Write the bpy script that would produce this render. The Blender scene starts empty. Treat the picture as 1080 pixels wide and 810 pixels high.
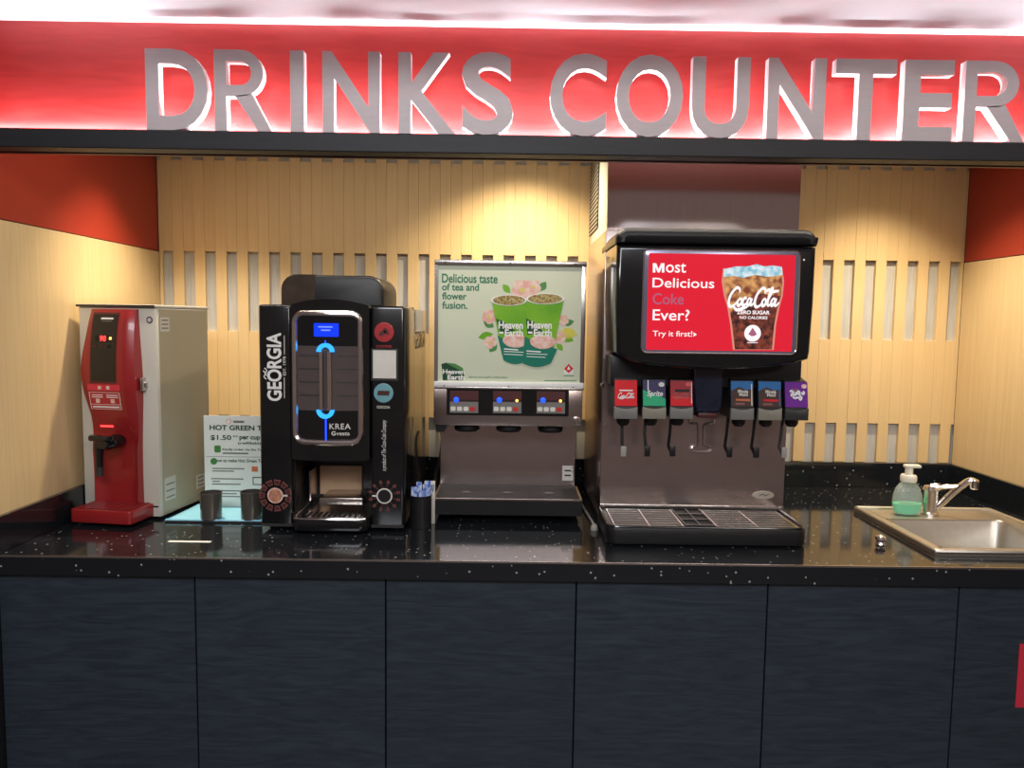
import bpy, bmesh, math, random
from mathutils import Vector, Matrix
random.seed(7)
sc = bpy.context.scene
COL = sc.collection
H = 0.86                      # height of the worktop above the floor; z below is counted from the worktop

# ------------------------------------------------------------------ camera
F_PX, PITCH, YAW, ROLL = 782.84, -0.08242, 0.003274, 0.013716
CAM = Vector((1.29373, -1.82238, 0.59843))
def cam_axes():
    cy, sy, cp, sp = math.cos(YAW), math.sin(YAW), math.cos(PITCH), math.sin(PITCH)
    f = Vector((sy*cp, cy*cp, sp)); r = Vector((cy, -sy, 0)); u = r.cross(f)
    return r*math.cos(ROLL)+u*math.sin(ROLL), -r*math.sin(ROLL)+u*math.cos(ROLL), f
CR, CU, CF = cam_axes()
cd = bpy.data.cameras.new('camera'); cam = bpy.data.objects.new('camera', cd); COL.objects.link(cam)
cd.sensor_width = 36; cd.lens = F_PX*36/1080; cd.clip_start = .02
m = Matrix((CR, CU, -CF)).transposed().to_4x4(); m.translation = CAM + Vector((0, 0, H))
cam.matrix_world = m; sc.camera = cam
def P(x, y, Y):               # photo pixel -> point on the vertical plane at depth Y (z from worktop)
    d = CF + CR*(x-540)/F_PX + CU*(405-y)/F_PX
    return CAM + d*((Y-CAM.y)/d.y)
def rect(x0, y0, x1, y1, Y):  # pixel box -> level box X0, X1, Z0, Z1
    c = P((x0+x1)/2, (y0+y1)/2, Y); s = (Y-CAM.y)/F_PX*1.004
    return c.x-(x1-x0)/2*s, c.x+(x1-x0)/2*s, c.z-(y1-y0)/2*s, c.z+(y1-y0)/2*s

# ------------------------------------------------------------------ world, light, exposure
w = bpy.data.worlds.new('world'); sc.world = w; w.use_nodes = True
w.node_tree.nodes['Background'].inputs[0].default_value = (.125, .090, .082, 1)
w.node_tree.nodes['Background'].inputs[1].default_value = 1.0
vs = sc.view_settings; vs.view_transform = 'Standard'; vs.look = 'None'; vs.exposure = 0; vs.gamma = 1
vs.use_curve_mapping = False
def area(name, loc, size, power, col, rot):
    l = bpy.data.lights.new(name, 'AREA'); l.shape = 'RECTANGLE'; l.size, l.size_y = size; l.energy = power; l.color = col
    o = bpy.data.objects.new(name, l); COL.objects.link(o); o.location = (loc[0], loc[1], loc[2]+H); o.rotation_euler = rot
    return o
# ceiling lights of the dining hall, in front of the counter
area('hall_light', (0.9, -2.6, 1.75), (1.6, .5), 52, (.92, .95, 1), (math.radians(25), 0, 0))
area('hall_light', (2.9, -3.4, 1.75), (1.6, .5), 40, (1, .93, .86), (math.radians(25), 0, math.radians(15)))
def downlight(x, y, z, power, angle, col=(1, .83, .58), tilt=0):
    l = bpy.data.lights.new('downlight', 'SPOT'); l.energy = power; l.spot_size = math.radians(angle); l.spot_blend = 1.0
    l.shadow_soft_size = .025; l.color = col
    o = bpy.data.objects.new('downlight', l); COL.objects.link(o); o.location = (x, y, z+H); o.rotation_euler = (tilt, 0, 0)
for dx, dy, pw, an in ((.27, .53, 70, 88), (1.33, .64, 74, 120), (2.60, .60, 66, 104)):
    downlight(dx, dy, 1.30, pw, an)
area('strip_light', (1.48, .17, 1.315), (2.5, .03), 12, (1, .90, .76), (0, 0, 0))     # LED profile behind the beam
# LED tape on the ledge behind the letters
area('led_tape', (1.5, .036, 1.050), (2.96, .008), 13, (.90, .94, 1), (math.radians(184), 0, 0))

# ------------------------------------------------------------------ materials
def new_mat(name):
    m = bpy.data.materials.new(name); m.use_nodes = True
    nt = m.node_tree; b = nt.nodes['Principled BSDF']
    return m, nt, b
def M(name, col, rough=.5, metal=0., coat=0., nscale=30, namt=.08, stretch=(1, 1, 1), bump=0., em=None, es=0., trans=0., ior=1.45, alpha=1., spec=.5):
    m, nt, b = new_mat(name)
    N = nt.nodes.new; L = nt.links.new
    b.inputs['Roughness'].default_value = rough; b.inputs['Metallic'].default_value = metal
    b.inputs['Coat Weight'].default_value = coat; b.inputs['Coat Roughness'].default_value = .05
    b.inputs['Transmission Weight'].default_value = trans; b.inputs['IOR'].default_value = ior
    b.inputs['Alpha'].default_value = alpha; b.inputs['Specular IOR Level'].default_value = spec
    tc = N('ShaderNodeTexCoord'); mp = N('ShaderNodeMapping'); mp.inputs['Scale'].default_value = stretch
    no = N('ShaderNodeTexNoise'); no.inputs['Scale'].default_value = nscale; no.inputs['Detail'].default_value = 4
    mx = N('ShaderNodeMix'); mx.data_type = 'RGBA'
    c = list(col)+[1]
    mx.inputs[6].default_value = [max(0, k*(1-namt)) for k in col]+[1]; mx.inputs[7].default_value = [min(1, k*(1+namt)) for k in col]+[1]
    L(tc.outputs['Object'], mp.inputs[0]); L(mp.outputs[0], no.inputs[0]); L(no.outputs[0], mx.inputs[0]); L(mx.outputs[2], b.inputs['Base Color'])
    if bump:
        bp = N('ShaderNodeBump'); bp.inputs['Strength'].default_value = bump; bp.inputs['Distance'].default_value = .002
        L(no.outputs[0], bp.inputs['Height']); L(bp.outputs[0], b.inputs['Normal'])
    if em:
        b.inputs['Emission Color'].default_value = list(em)+[1]; b.inputs['Emission Strength'].default_value = es
    return m
def wood(name, c0, c1, stretch, scale=6, rough=.5, coat=0., dist=1.5, bump=.1):
    m, nt, b = new_mat(name); N = nt.nodes.new; L = nt.links.new
    b.inputs['Roughness'].default_value = rough; b.inputs['Coat Weight'].default_value = coat
    tc = N('ShaderNodeTexCoord'); mp = N('ShaderNodeMapping'); mp.inputs['Scale'].default_value = stretch
    oi = N('ShaderNodeObjectInfo'); ad = N('ShaderNodeVectorMath'); ml = N('ShaderNodeMath'); ml.operation = 'MULTIPLY'; ml.inputs[1].default_value = 37
    L(oi.outputs['Random'], ml.inputs[0]); L(tc.outputs['Object'], mp.inputs[0]); L(mp.outputs[0], ad.inputs[0]); L(ml.outputs[0], ad.inputs[1])
    no = N('ShaderNodeTexNoise'); no.inputs['Scale'].default_value = scale; no.inputs['Detail'].default_value = 6; no.inputs['Distortion'].default_value = dist
    rp = N('ShaderNodeValToRGB'); rp.color_ramp.elements[0].position = .32; rp.color_ramp.elements[1].position = .68
    rp.color_ramp.elements[0].color = list(c0)+[1]; rp.color_ramp.elements[1].color = list(c1)+[1]
    L(ad.outputs[0], no.inputs[0]); L(no.outputs[0], rp.inputs[0])
    hv = N('ShaderNodeHueSaturation'); mr = N('ShaderNodeMapRange'); mr.inputs[3].default_value = .97; mr.inputs[4].default_value = 1.03
    L(oi.outputs['Random'], mr.inputs[0]); L(mr.outputs[0], hv.inputs['Value']); L(rp.outputs[0], hv.inputs['Color']); L(hv.outputs[0], b.inputs['Base Color'])
    bp = N('ShaderNodeBump'); bp.inputs['Strength'].default_value = bump; bp.inputs['Distance'].default_value = .001
    L(no.outputs[0], bp.inputs['Height']); L(bp.outputs[0], b.inputs['Normal'])
    return m
def granite():
    m, nt, b = new_mat('black_granite'); N = nt.nodes.new; L = nt.links.new
    tc = N('ShaderNodeTexCoord'); v = N('ShaderNodeTexVoronoi'); v.inputs['Scale'].default_value = 85
    lt = N('ShaderNodeMath'); lt.operation = 'LESS_THAN'; lt.inputs[1].default_value = .23
    sp = N('ShaderNodeSeparateColor'); gt = N('ShaderNodeMath'); gt.operation = 'GREATER_THAN'; gt.inputs[1].default_value = .87
    mu = N('ShaderNodeMath'); mu.operation = 'MULTIPLY'
    mx = N('ShaderNodeMix'); mx.data_type = 'RGBA'; mx.inputs[6].default_value = (.009, .011, .014, 1); mx.inputs[7].default_value = (.34, .35, .33, 1)
    L(tc.outputs['Object'], v.inputs['Vector']); L(v.outputs['Distance'], lt.inputs[0]); L(v.outputs['Color'], sp.inputs[0]); L(sp.outputs[0], gt.inputs[0])
    L(lt.outputs[0], mu.inputs[0]); L(gt.outputs[0], mu.inputs[1]); L(mu.outputs[0], mx.inputs[0]); L(mx.outputs[2], b.inputs['Base Color'])
    b.inputs['Roughness'].default_value = .09; b.inputs['IOR'].default_value = 1.6
    return m
def steel(name, col, rough, stretch):
    m = M(name, col, rough, 1., nscale=14, namt=.10, stretch=stretch, bump=.06)
    m.node_tree.nodes['Principled BSDF'].inputs['Anisotropic'].default_value = .4
    return m
def liquid_print(name, c0, c1, scale, es):   # mottled printed or displayed colour
    m, nt, b = new_mat(name); N = nt.nodes.new; L = nt.links.new
    tc = N('ShaderNodeTexCoord'); no = N('ShaderNodeTexNoise'); no.inputs['Scale'].default_value = scale; no.inputs['Detail'].default_value = 5
    rp = N('ShaderNodeValToRGB'); rp.color_ramp.elements[0].position = .38; rp.color_ramp.elements[1].position = .64
    rp.color_ramp.elements[0].color = list(c0)+[1]; rp.color_ramp.elements[1].color = list(c1)+[1]
    L(tc.outputs['Object'], no.inputs[0]); L(no.outputs[0], rp.inputs[0])
    if es:
        b.inputs['Base Color'].default_value = (.01, .01, .01, 1); L(rp.outputs[0], b.inputs['Emission Color']); b.inputs['Emission Strength'].default_value = es
    else: L(rp.outputs[0], b.inputs['Base Color'])
    b.inputs['Roughness'].default_value = .25
    return m
def scr(name, col, es=1.0): return M(name, (.01, .01, .01), .12, em=col, es=es)

MT = dict(
 beige=wood('beige_oak_laminate', (.66, .475, .235), (.70, .51, .265), (38, 38, 1.1), 3, .5),
 beige_panel=wood('beige_wall_laminate', (.60, .44, .23), (.67, .50, .275), (30, 30, 1.0), 3, .5),
 grey_board=wood('grey_washed_board', (.42, .41, .375), (.52, .51, .47), (30, 30, 1.5), 3, .6),
 red_wall=M('red_wall_laminate', (.33, .030, .016), .45, nscale=6, namt=.08),
 sign_red=wood('red_stained_fascia', (.50, .024, .023), (.58, .038, .034), (1.2, 8, 9), 3, .42, dist=2.2),
 beam=wood('black_stained_beam', (.004, .0045, .006), (.008, .0085, .011), (1, 12, 22), 3, .55),
 white_paint=M('white_ceiling_paint', (.90, .90, .93), .7, nscale=5, namt=.03),
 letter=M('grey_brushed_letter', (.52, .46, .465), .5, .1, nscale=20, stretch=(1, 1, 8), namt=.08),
 letter_side=M('lit_white_letter_return', (.9, .88, .88), .5),  # LED light on the letter sides is put into this white colour
 granite=granite(),
 cabinet=wood('charcoal_wood_laminate', (.017, .025, .036), (.031, .044, .060), (1.4, 10, 13), 3, .42, dist=2.5, bump=.35),
 carcass=M('cabinet_carcass', (.015, .016, .02), .6),
 floor=M('floor_tile', (.12, .11, .105), .4, nscale=8, namt=.2),
 steel=steel('brushed_steel', (.62, .52, .49), .27, (40, 40, 1)),
 steel_h=steel('brushed_steel_horizontal', (.62, .58, .55), .25, (1, 40, 40)),
 steel_mirror=steel('mirror_brushed_steel', (.85, .74, .72), .16, (40, 40, .6)),
 warm_reflect_plate=M('satin_steel_warm_reflection', (.62, .42, .27), .5, .3),  # steel plate, its warm reflection put into the base colour
 dark_steel=M('dark_worn_steel', (.035, .031, .03), .6, .0, spec=.2, nscale=40, namt=.2),
 chrome=M('chrome', (.80, .76, .73), .17, 1.),
 sink=M('sink_steel', (.56, .53, .48), .40, 1., nscale=60, namt=.1),
 black=M('black_gloss_plastic', (.009, .009, .010), .14, coat=.3, namt=.3),
 black_satin=M('black_satin_plastic', (.012, .012, .013), .38, namt=.3),
 black_grain=M('black_textured_plastic', (.010, .010, .011), .30, nscale=420, namt=.3, bump=.5),
 dark=M('dark_recess', (.004, .004, .004), .6),
 dgrey=M('dark_grey_plastic', (.035, .034, .034), .4),
 grey=M('grey_plastic', (.19, .185, .175), .42),
 warm_grey=M('warm_grey_plastic', (.25, .235, .19), .42),
 white=M('white_print', (.82, .82, .80), .5),
 paper=M('white_paper', (.72, .70, .64), .6),
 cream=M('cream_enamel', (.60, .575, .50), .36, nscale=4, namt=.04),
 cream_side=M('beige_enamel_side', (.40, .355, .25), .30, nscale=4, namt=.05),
 tea_red=M('dark_red_plastic', (.29, .016, .018), .28, coat=.25, nscale=6, namt=.08),
 sticker_red=M('bright_red_sticker', (.62, .035, .06), .4),
 red_led=M('red_led', (.2, 0, 0), .3, em=(1, .03, .03), es=4.5),
 blue_led=M('blue_led', (0, .05, .3), .3, em=(.012, .06, 1), es=2.2),
 blue_core=M('pale_blue_led', (0, .05, .3), .3, em=(.03, .36, 1), es=1.6),
 lcd=M('blue_lcd', (0, .02, .2), .2, em=(.005, .03, .95), es=1.3),
 lcd_text=M('lcd_text', (0, .02, .2), .2, em=(.2, .3, 1), es=1.1),
 amber=M('amber_led', (.3, .15, 0), .3, em=(1, .5, .08), es=4),
 smoke=M('smoked_window', (.09, .072, .07), .06, coat=.5),
 smoke_brown=M('smoked_brown_plastic', (.045, .034, .026), .1, coat=.5, nscale=30, namt=.5),
 choc=M('chocolate_print', (.075, .018, .018), .45),
 choc_edge=M('chocolate_outline_print', (.22, .075, .065), .45),
 latte=liquid_print('latte_print', (.42, .17, .10), (.62, .32, .20), 120, 0),
 coffee=M('coffee_print', (.02, .016, .018), .3),
 red_badge=M('red_badge_print', (.42, .03, .035), .35),
 cyan_badge=M('pale_blue_badge_print', (.17, .38, .43), .35),
 side_print=M('pale_side_print', (.80, .74, .58), .5),
 poster=M('pale_green_poster', (.60, .65, .50), .3, nscale=3, namt=.10),
 pgreen=M('dark_green_print', (.012, .16, .075), .35),
 cup_green=liquid_print('leaf_green_print', (.12, .36, .02), (.20, .46, .03), 9, 0),
 cup_teal=M('teal_print', (.004, .17, .115), .35),
 logo_green=M('deep_green_print', (.008, .06, .025), .35),
 mid_green=M('mid_green_print', (.07, .24, .06), .35),
 pink_print=liquid_print('pink_blossom_print', (.72, .38, .32), (.80, .62, .55), 60, 0),
 yellow_print=M('yellow_print', (.62, .58, .10), .35),
 drink=liquid_print('iced_tea_print', (.22, .15, .04), (.52, .44, .20), 160, 0),
 red_print=M('red_print', (.60, .03, .03), .35),
 s_red=scr('screen_red', (.80, .012, .035), .95), s_white=scr('screen_white', (1, .92, .93), 1.05), s_dim=scr('screen_dim_purple', (.42, .13, .22), .95),
 s_bezel=M('silver_violet_bezel', (.30, .29, .42), .2, .6),
 s_ice=liquid_print('screen_ice', (.20, .52, .66), (.78, .88, .92), 70, .95),
 s_cola_top=liquid_print('screen_cola_amber', (.22, .04, .012), (.85, .42, .14), 55, .9),
 s_cola=liquid_print('screen_cola', (.035, .006, .006), (.30, .055, .03), 60, .9),
 s_glass=scr('screen_glass_edge', (.80, .30, .22), .9),
 v_red=M('red_valve_label', (.70, .012, .022), .5, spec=.25),
 v_white=M('white_valve_print', (.8, .8, .8), .4),
 v_green=M('green_valve_print', (.03, .42, .20), .5, spec=.25),
 v_navy=M('navy_valve_print', (.05, .045, .12), .5, spec=.25),
 v_wine=M('wine_valve_print', (.36, .03, .04), .5, spec=.25),
 v_blue=M('blue_valve_print', (.03, .16, .42), .5, spec=.25),
 v_brown=M('brown_valve_print', (.07, .035, .03), .5, spec=.25),
 v_orange=M('orange_valve_print', (.60, .16, .07), .5, spec=.25),
 v_purple=M('purple_valve_label', (.16, .02, .30), .5, spec=.25),
 chute=M('smoked_blue_chute', (.012, .016, .035), .1, coat=.6, nscale=14, namt=.6),
 badge=M('pale_metal_badge', (.55, .50, .42), .35, .3),
 tray_blue=M('light_blue_tray', (.28, .64, .84), .45),
 cup_dark=M('dark_grey_cup', (.10, .09, .075), .25, .3, coat=.3),
 acrylic=M('clear_acrylic_edge', (.62, .68, .66), .12, alpha=1),
 card=M('menu_card_print', (.74, .78, .73), .4),
 straw_blue=liquid_print('blue_white_wrapper', (.04, .14, .62), (.72, .80, .90), 70, 0),
 soap=M('green_liquid_soap', (.01, .80, .40), .15, trans=.1),
 pet=M('clear_pet_plastic', (.86, .95, .88), .08, alpha=.28),  # pale base mixed in by alpha stands in for reflections on the bottle
 pump=M('white_pump_plastic', (.80, .78, .66), .4),
 cable=M('black_cable', (.012, .012, .012), .45),
 tubing=M('clear_tubing', (.35, .34, .31), .25),
 rubber=M('black_rubber', (.01, .01, .01), .6),
)

# ------------------------------------------------------------------ geometry helpers
OFF = {}
class B:
    def __init__(s): s.bm = bmesh.new()
    def add(s, t):
        me = bpy.data.meshes.new('t'); t.to_mesh(me); t.free(); s.bm.from_mesh(me); bpy.data.meshes.remove(me); return s
    def box(s, x0, x1, y0, y1, z0, z1, bev=0., seg=2):
        t = bmesh.new(); bmesh.ops.create_cube(t, size=1)
        for v in t.verts: v.co = ((x0+x1)/2+v.co.x*(x1-x0), (y0+y1)/2+v.co.y*(y1-y0), (z0+z1)/2+v.co.z*(z1-z0))
        if bev: bmesh.ops.bevel(t, geom=t.edges[:], offset=bev, segments=seg, profile=.5, affect='EDGES')
        return s.add(t)
    def prism(s, poly, a0, a1, axis='Y', bev=0., seg=2, front_only=False):
        t = bmesh.new()
        mk = {'Y': lambda p, a: (p[0], a, p[1]), 'X': lambda p, a: (a, p[0], p[1]), 'Z': lambda p, a: (p[0], p[1], a)}[axis]
        A = [t.verts.new(mk(p, a0)) for p in poly]; Bv = [t.verts.new(mk(p, a1)) for p in poly]
        n = len(poly); fa = t.faces.new(A); fb = t.faces.new(Bv[::-1])
        for i in range(n): t.faces.new((A[(i+1) % n], A[i], Bv[i], Bv[(i+1) % n]))
        bmesh.ops.recalc_face_normals(t, faces=t.faces[:])
        if bev:
            ed = list(fa.edges) + ([] if front_only else list(fb.edges))
            bmesh.ops.bevel(t, geom=ed, offset=bev, segments=seg, profile=.5, affect='EDGES')
        return s.add(t)
    def lathe(s, prof, c=(0, 0, 0), n=32, sx=1., sy=1., axis='Z'):
        t = bmesh.new(); rings = []
        for r, z in prof:
            ring = []
            for k in range(n):
                a = 2*math.pi*k/n; q = (r*math.cos(a)*sx, r*math.sin(a)*sy, z)
                if axis == 'Y': q = (q[0], q[2], q[1])
                if axis == 'X': q = (q[2], q[0], q[1])
                ring.append(t.verts.new((c[0]+q[0], c[1]+q[1], c[2]+q[2])))
            rings.append(ring)
        for a, b in zip(rings, rings[1:]):
            for k in range(n): t.faces.new((a[k], a[(k+1) % n], b[(k+1) % n], b[k]))
        if prof[0][0] > 1e-6: t.faces.new(rings[0][::-1])
        if prof[-1][0] > 1e-6: t.faces.new(rings[-1])
        bmesh.ops.remove_doubles(t, verts=t.verts[:], dist=1e-6)
        bmesh.ops.recalc_face_normals(t, faces=t.faces[:])
        return s.add(t)
    def tube(s, path, r, n=10, closed=False):
        t = bmesh.new(); pts = [Vector(q) for q in path]; rings = []; N = len(pts); prev = None
        for i, q in enumerate(pts):
            a = pts[i-1] if (i or closed) else q; b = pts[(i+1) % N] if (i < N-1 or closed) else q
            d = (b-a).normalized()
            if prev is None:
                ref = Vector((0, 0, 1)) if abs(d.z) < .9 else Vector((1, 0, 0)); x = d.cross(ref).normalized()
            else: x = (prev - d*prev.dot(d)).normalized()
            prev = x; y = d.cross(x); rr = r[i] if isinstance(r, (list, tuple)) else r
            rings.append([t.verts.new(q + (x*math.cos(2*math.pi*k/n)+y*math.sin(2*math.pi*k/n))*rr) for k in range(n)])
        pairs = list(zip(rings, rings[1:])) + ([(rings[-1], rings[0])] if closed else [])
        for a, b in pairs:
            for k in range(n): t.faces.new((a[k], a[(k+1) % n], b[(k+1) % n], b[k]))
        if not closed: t.faces.new(rings[0][::-1]); t.faces.new(rings[-1])
        bmesh.ops.recalc_face_normals(t, faces=t.faces[:])
        return s.add(t)
    def flat(s, pts3):
        s.bm.faces.new([s.bm.verts.new(q) for q in pts3]); return s
    def ribbon(s, stroke, wid, mp, close=False):      # stroke [(u,v)], catmull-rom, flat band through mp(u,v)
        pts = catmull(stroke, 7, close); N = len(pts); L = []
        for i, q in enumerate(pts):
            a = pts[i-1] if (i or close) else q; b = pts[(i+1) % N] if (i < N-1 or close) else q
            d = Vector((b[0]-a[0], b[1]-a[1])); d = d.normalized() if d.length else Vector((1, 0)); nn = Vector((-d.y, d.x))
            wd = wid(i/(N-1)) if callable(wid) else wid
            L.append((s.bm.verts.new(mp(q[0]+nn.x*wd/2, q[1]+nn.y*wd/2)), s.bm.verts.new(mp(q[0]-nn.x*wd/2, q[1]-nn.y*wd/2))))
        for a, b in list(zip(L, L[1:])) + ([(L[-1], L[0])] if close else []): s.bm.faces.new((a[0], a[1], b[1], b[0]))
        return s
def catmull(p, k=6, close=False):
    n = len(p); out = []
    for i in range(n if close else n-1):
        g = lambda j: p[j % n] if close else p[min(max(j, 0), n-1)]
        a, b, c, d = g(i-1), g(i), g(i+1), g(i+2)
        for j in range(k):
            t = j/k; out.append(tuple(.5*(2*b[q]+(c[q]-a[q])*t+(2*a[q]-5*b[q]+4*c[q]-d[q])*t*t+(3*b[q]-a[q]-3*c[q]+d[q])*t**3) for q in range(len(b))))
    if not close: out.append(tuple(p[-1]))
    return out
def rr(x0, x1, z0, z1, r, n=6):
    rs = r if isinstance(r, (tuple, list)) else (r,)*4     # bottom-left, bottom-right, top-right, top-left
    out = []
    for (cx, cz, a0, q) in ((x0+rs[0], z0+rs[0], 180, rs[0]), (x1-rs[1], z0+rs[1], 270, rs[1]), (x1-rs[2], z1-rs[2], 0, rs[2]), (x0+rs[3], z1-rs[3], 90, rs[3])):
        for k in range(n+1):
            a = math.radians(a0+90*k/n); out.append((cx+q*math.cos(a), cz+q*math.sin(a)))
    return out
def ell(cx, cz, rx, rz, n=28): return [(cx+rx*math.cos(2*math.pi*k/n), cz+rz*math.sin(2*math.pi*k/n)) for k in range(n)]
def link(name, me, mat, parent, smooth=30):
    o = bpy.data.objects.new(name, me); COL.objects.link(o)
    if isinstance(mat, (list, tuple)):
        for q in mat: me.materials.append(MT[q])
    else: me.materials.append(MT[mat])
    if parent is not None: o.parent = parent; OFF[o] = OFF[parent]
    if smooth:
        me.shade_smooth(); me.set_sharp_from_angle(angle=math.radians(smooth))
    return o
def obj(name, b, mat, parent=None, smooth=30):
    off = OFF[parent] if parent is not None else Vector((0, 0, -H))
    me = bpy.data.meshes.new(name); b.bm.to_mesh(me); b.bm.free()
    me.transform(Matrix.Translation(-off))
    return link(name, me, mat, parent, smooth)
def tag(o, label=None, cat=None, group=None, kind=None):
    if label: o['label'] = label
    if cat: o['category'] = cat
    if group: o['group'] = group
    if kind: o['kind'] = kind
    return o
def thing(name, label, cat, loc, group=None, rz=None):
    o = bpy.data.objects.new(name, None); COL.objects.link(o); o.empty_display_size = .05
    o.location = (loc[0], loc[1], loc[2]+H)
    if rz is None: OFF[o] = Vector(loc)
    else: o.rotation_euler = (0, 0, rz); OFF[o] = Vector((0, 0, 0))     # parts are given in the thing's own frame
    return tag(o, label, cat, group)
TXT = {}
def glyphs(s, bold=0., shear=0., space=1.):
    key = (s, bold, shear, space)
    if key not in TXT:
        c = bpy.data.curves.new('txt', 'FONT'); c.body = s; c.offset = bold; c.shear = shear; c.space_character = space; c.resolution_u = 5; c.align_x = 'CENTER'
        o = bpy.data.objects.new('txt', c); COL.objects.link(o); bpy.context.view_layer.update()
        me = bpy.data.meshes.new_from_object(o.evaluated_get(bpy.context.evaluated_depsgraph_get()))
        v = [q.co.copy() for q in me.vertices]; f = [tuple(p.vertices) for p in me.polygons]
        x0 = min(q.x for q in v); x1 = max(q.x for q in v); y0 = min(q.y for q in v); y1 = max(q.y for q in v)
        TXT[key] = ([((q.x-x0)/(x1-x0), (q.y-y0)/(y1-y0)) for q in v], f)
        bpy.data.objects.remove(o); bpy.data.curves.remove(c); bpy.data.meshes.remove(me)
    return TXT[key]
def text(name, s, mp, mat, parent, bold=.0, shear=0., space=1.):   # mp(u,v) maps the unit box of the words to the surface
    v, f = glyphs(s, bold, shear, space); b = B()
    vs = [b.bm.verts.new(mp(*q)) for q in v]
    for q in f:
        try: b.bm.faces.new([vs[k] for k in q])
        except ValueError: pass
    return obj(name, b, mat, parent, 0)
def fr(x0, x1, z0, z1, Y): return lambda u, v: (x0+(x1-x0)*u, Y, z0+(z1-z0)*v)
def frp(x0, y0, x1, y1, Y, e=0.): r = rect(x0, y0, x1, y1, Y); return fr(*r, Y-e)
def up(x0, y0, x1, y1, Y, e=0.):   # words running upwards inside a pixel box
    X0, X1, Z0, Z1 = rect(x0, y0, x1, y1, Y); return lambda u, v: (X1-(X1-X0)*v, Y-e, Z0+(Z1-Z0)*u)
def pflat(pix, Y, e): return [tuple(P(x, y, Y) + Vector((0, -e, 0))) for x, y in pix]
def pl(pts, y): return [(x, y, z) for x, z in pts]
SCRIPT = [  # joined script lettering: two capital swashes with small letters between them, unit 10 x 3
 [(1.95, 2.15), (1.75, 2.65), (1.1, 2.75), (.35, 2.0), (.1, 1.05), (.45, .35), (1.15, .45), (1.75, 1.0)],
 [(2.25, 1.45), (1.85, 1.0), (2.0, .5), (2.45, .6), (2.6, 1.1), (2.25, 1.45)],
 [(3.45, 1.3), (3.15, 1.5), (2.8, 1.05), (2.95, .5), (3.4, .6), (3.75, .95)],
 [(4.35, 1.35), (3.95, 1.4), (3.7, .9), (3.95, .5), (4.35, .9), (4.45, 1.4), (4.4, .7), (4.7, .55), (5.2, 1.05)],
 [(6.85, 2.05), (6.75, 2.6), (6.15, 2.75), (5.4, 2.0), (5.15, 1.05), (5.5, .35), (6.2, .45), (6.7, 1.0)],
 [(6.95, 1.45), (6.6, 1.0), (6.75, .5), (7.2, .6), (7.3, 1.1), (6.95, 1.45)],
 [(7.45, .8), (8.15, 2.2), (8.1, 2.8), (7.8, 2.3), (7.65, .9), (7.95, .5), (8.3, .8)],
 [(9.05, 1.35), (8.6, 1.4), (8.35, .9), (8.6, .5), (9.0, .9), (9.15, 1.4), (9.1, .7), (9.4, .5), (9.9, .95)],
 [(1.2, .35), (1.9, -.1), (2.9, .05), (3.9, .3)],
 [(6.85, 2.3), (7.4, 2.55), (8.3, 2.35), (9.4, 2.45)]]
def script_logo(name, x0, x1, z0, z1, Y, mat, parent, wd=.3):
    b = B(); mp = lambda u, v: (x0+(x1-x0)*(u+.22*v)/10.4, Y, z0+(z1-z0)*v/2.9)
    for st in SCRIPT: b.ribbon(st, lambda t: wd*(.65+.5*math.sin(math.pi*t)), mp)
    return obj(name, b, mat, parent, 0)

# ------------------------------------------------------------------ the setting
W, D = 2.963, .952
ZR, ZB, ZTOP = .8405, .093, 1.33
def struct(name, b, mat, parent=None, label=None, smooth=30):
    o = obj(name, b, mat, parent, smooth)
    if parent is None: OFF[o] = Vector((0, 0, -H)); o['kind'] = 'structure'
    if label: o['label'] = label
    return o
struct('floor', B().box(-2.5, 5.5, -5, 1.2, -H-.05, -H), 'floor', None, 'dark tiled floor below the counter')
wb = struct('wall_back', B().box(-.15, W+.15, D, D+.12, -H, ZTOP), 'grey_board', None, 'grey washed board wall behind beige slats')
PITCHX = .07843; half = PITCHX/2; C0 = .031
k = 0; k0 = -1
for k in range(-1, 39):
    cb = C0+PITCHX*k                       # columns with the long middle gap
    for col, zs in ((cb, ((.845, ZTOP), (ZB+.001, .553))), (cb+half, ((.24, 1.172),))):
        x0 = max(col-half/2+.0002, .0005); x1 = min(col+half/2-.0002, W-.0005)
        if x1-x0 < .004: continue
        for z0, z1 in zs:
            struct('slat', B().box(x0, x1, D-.014+random.uniform(-.0006, .0006), D, z0, z1, .0004, 1), 'beige', wb)
for side, xa, xb, face in (('left', -.14, 0, 1), ('right', W, W+.14, -1)):
    wl = struct('wall_'+side, B().box(xa if face > 0 else xa+.008, xb-.008 if face > 0 else xb, -.02, D, -H, ZTOP), 'carcass', None,
                'side wall of the alcove, red above and beige laminate below')
    fx = (xb-.008, xb) if face > 0 else (xa, xa+.008)
    lo = struct('panel', B().box(fx[0], fx[1], -.02, D-.0145, ZB-.09, ZR, .001, 1), 'beige_panel', wl); lo['label'] = 'beige laminate lower panel'
    hi = struct('panel', B().box(fx[0], fx[1]-.002 if face > 0 else fx[1], -.02, D-.0145, ZR+.003, ZTOP, .001, 1), 'red_wall', wl); hi['label'] = 'red upper panel'
struct('ceiling_alcove', B().box(0, W, .09, D, ZTOP, ZTOP+.04), 'carcass', None, 'dark ceiling of the alcove')
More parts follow.
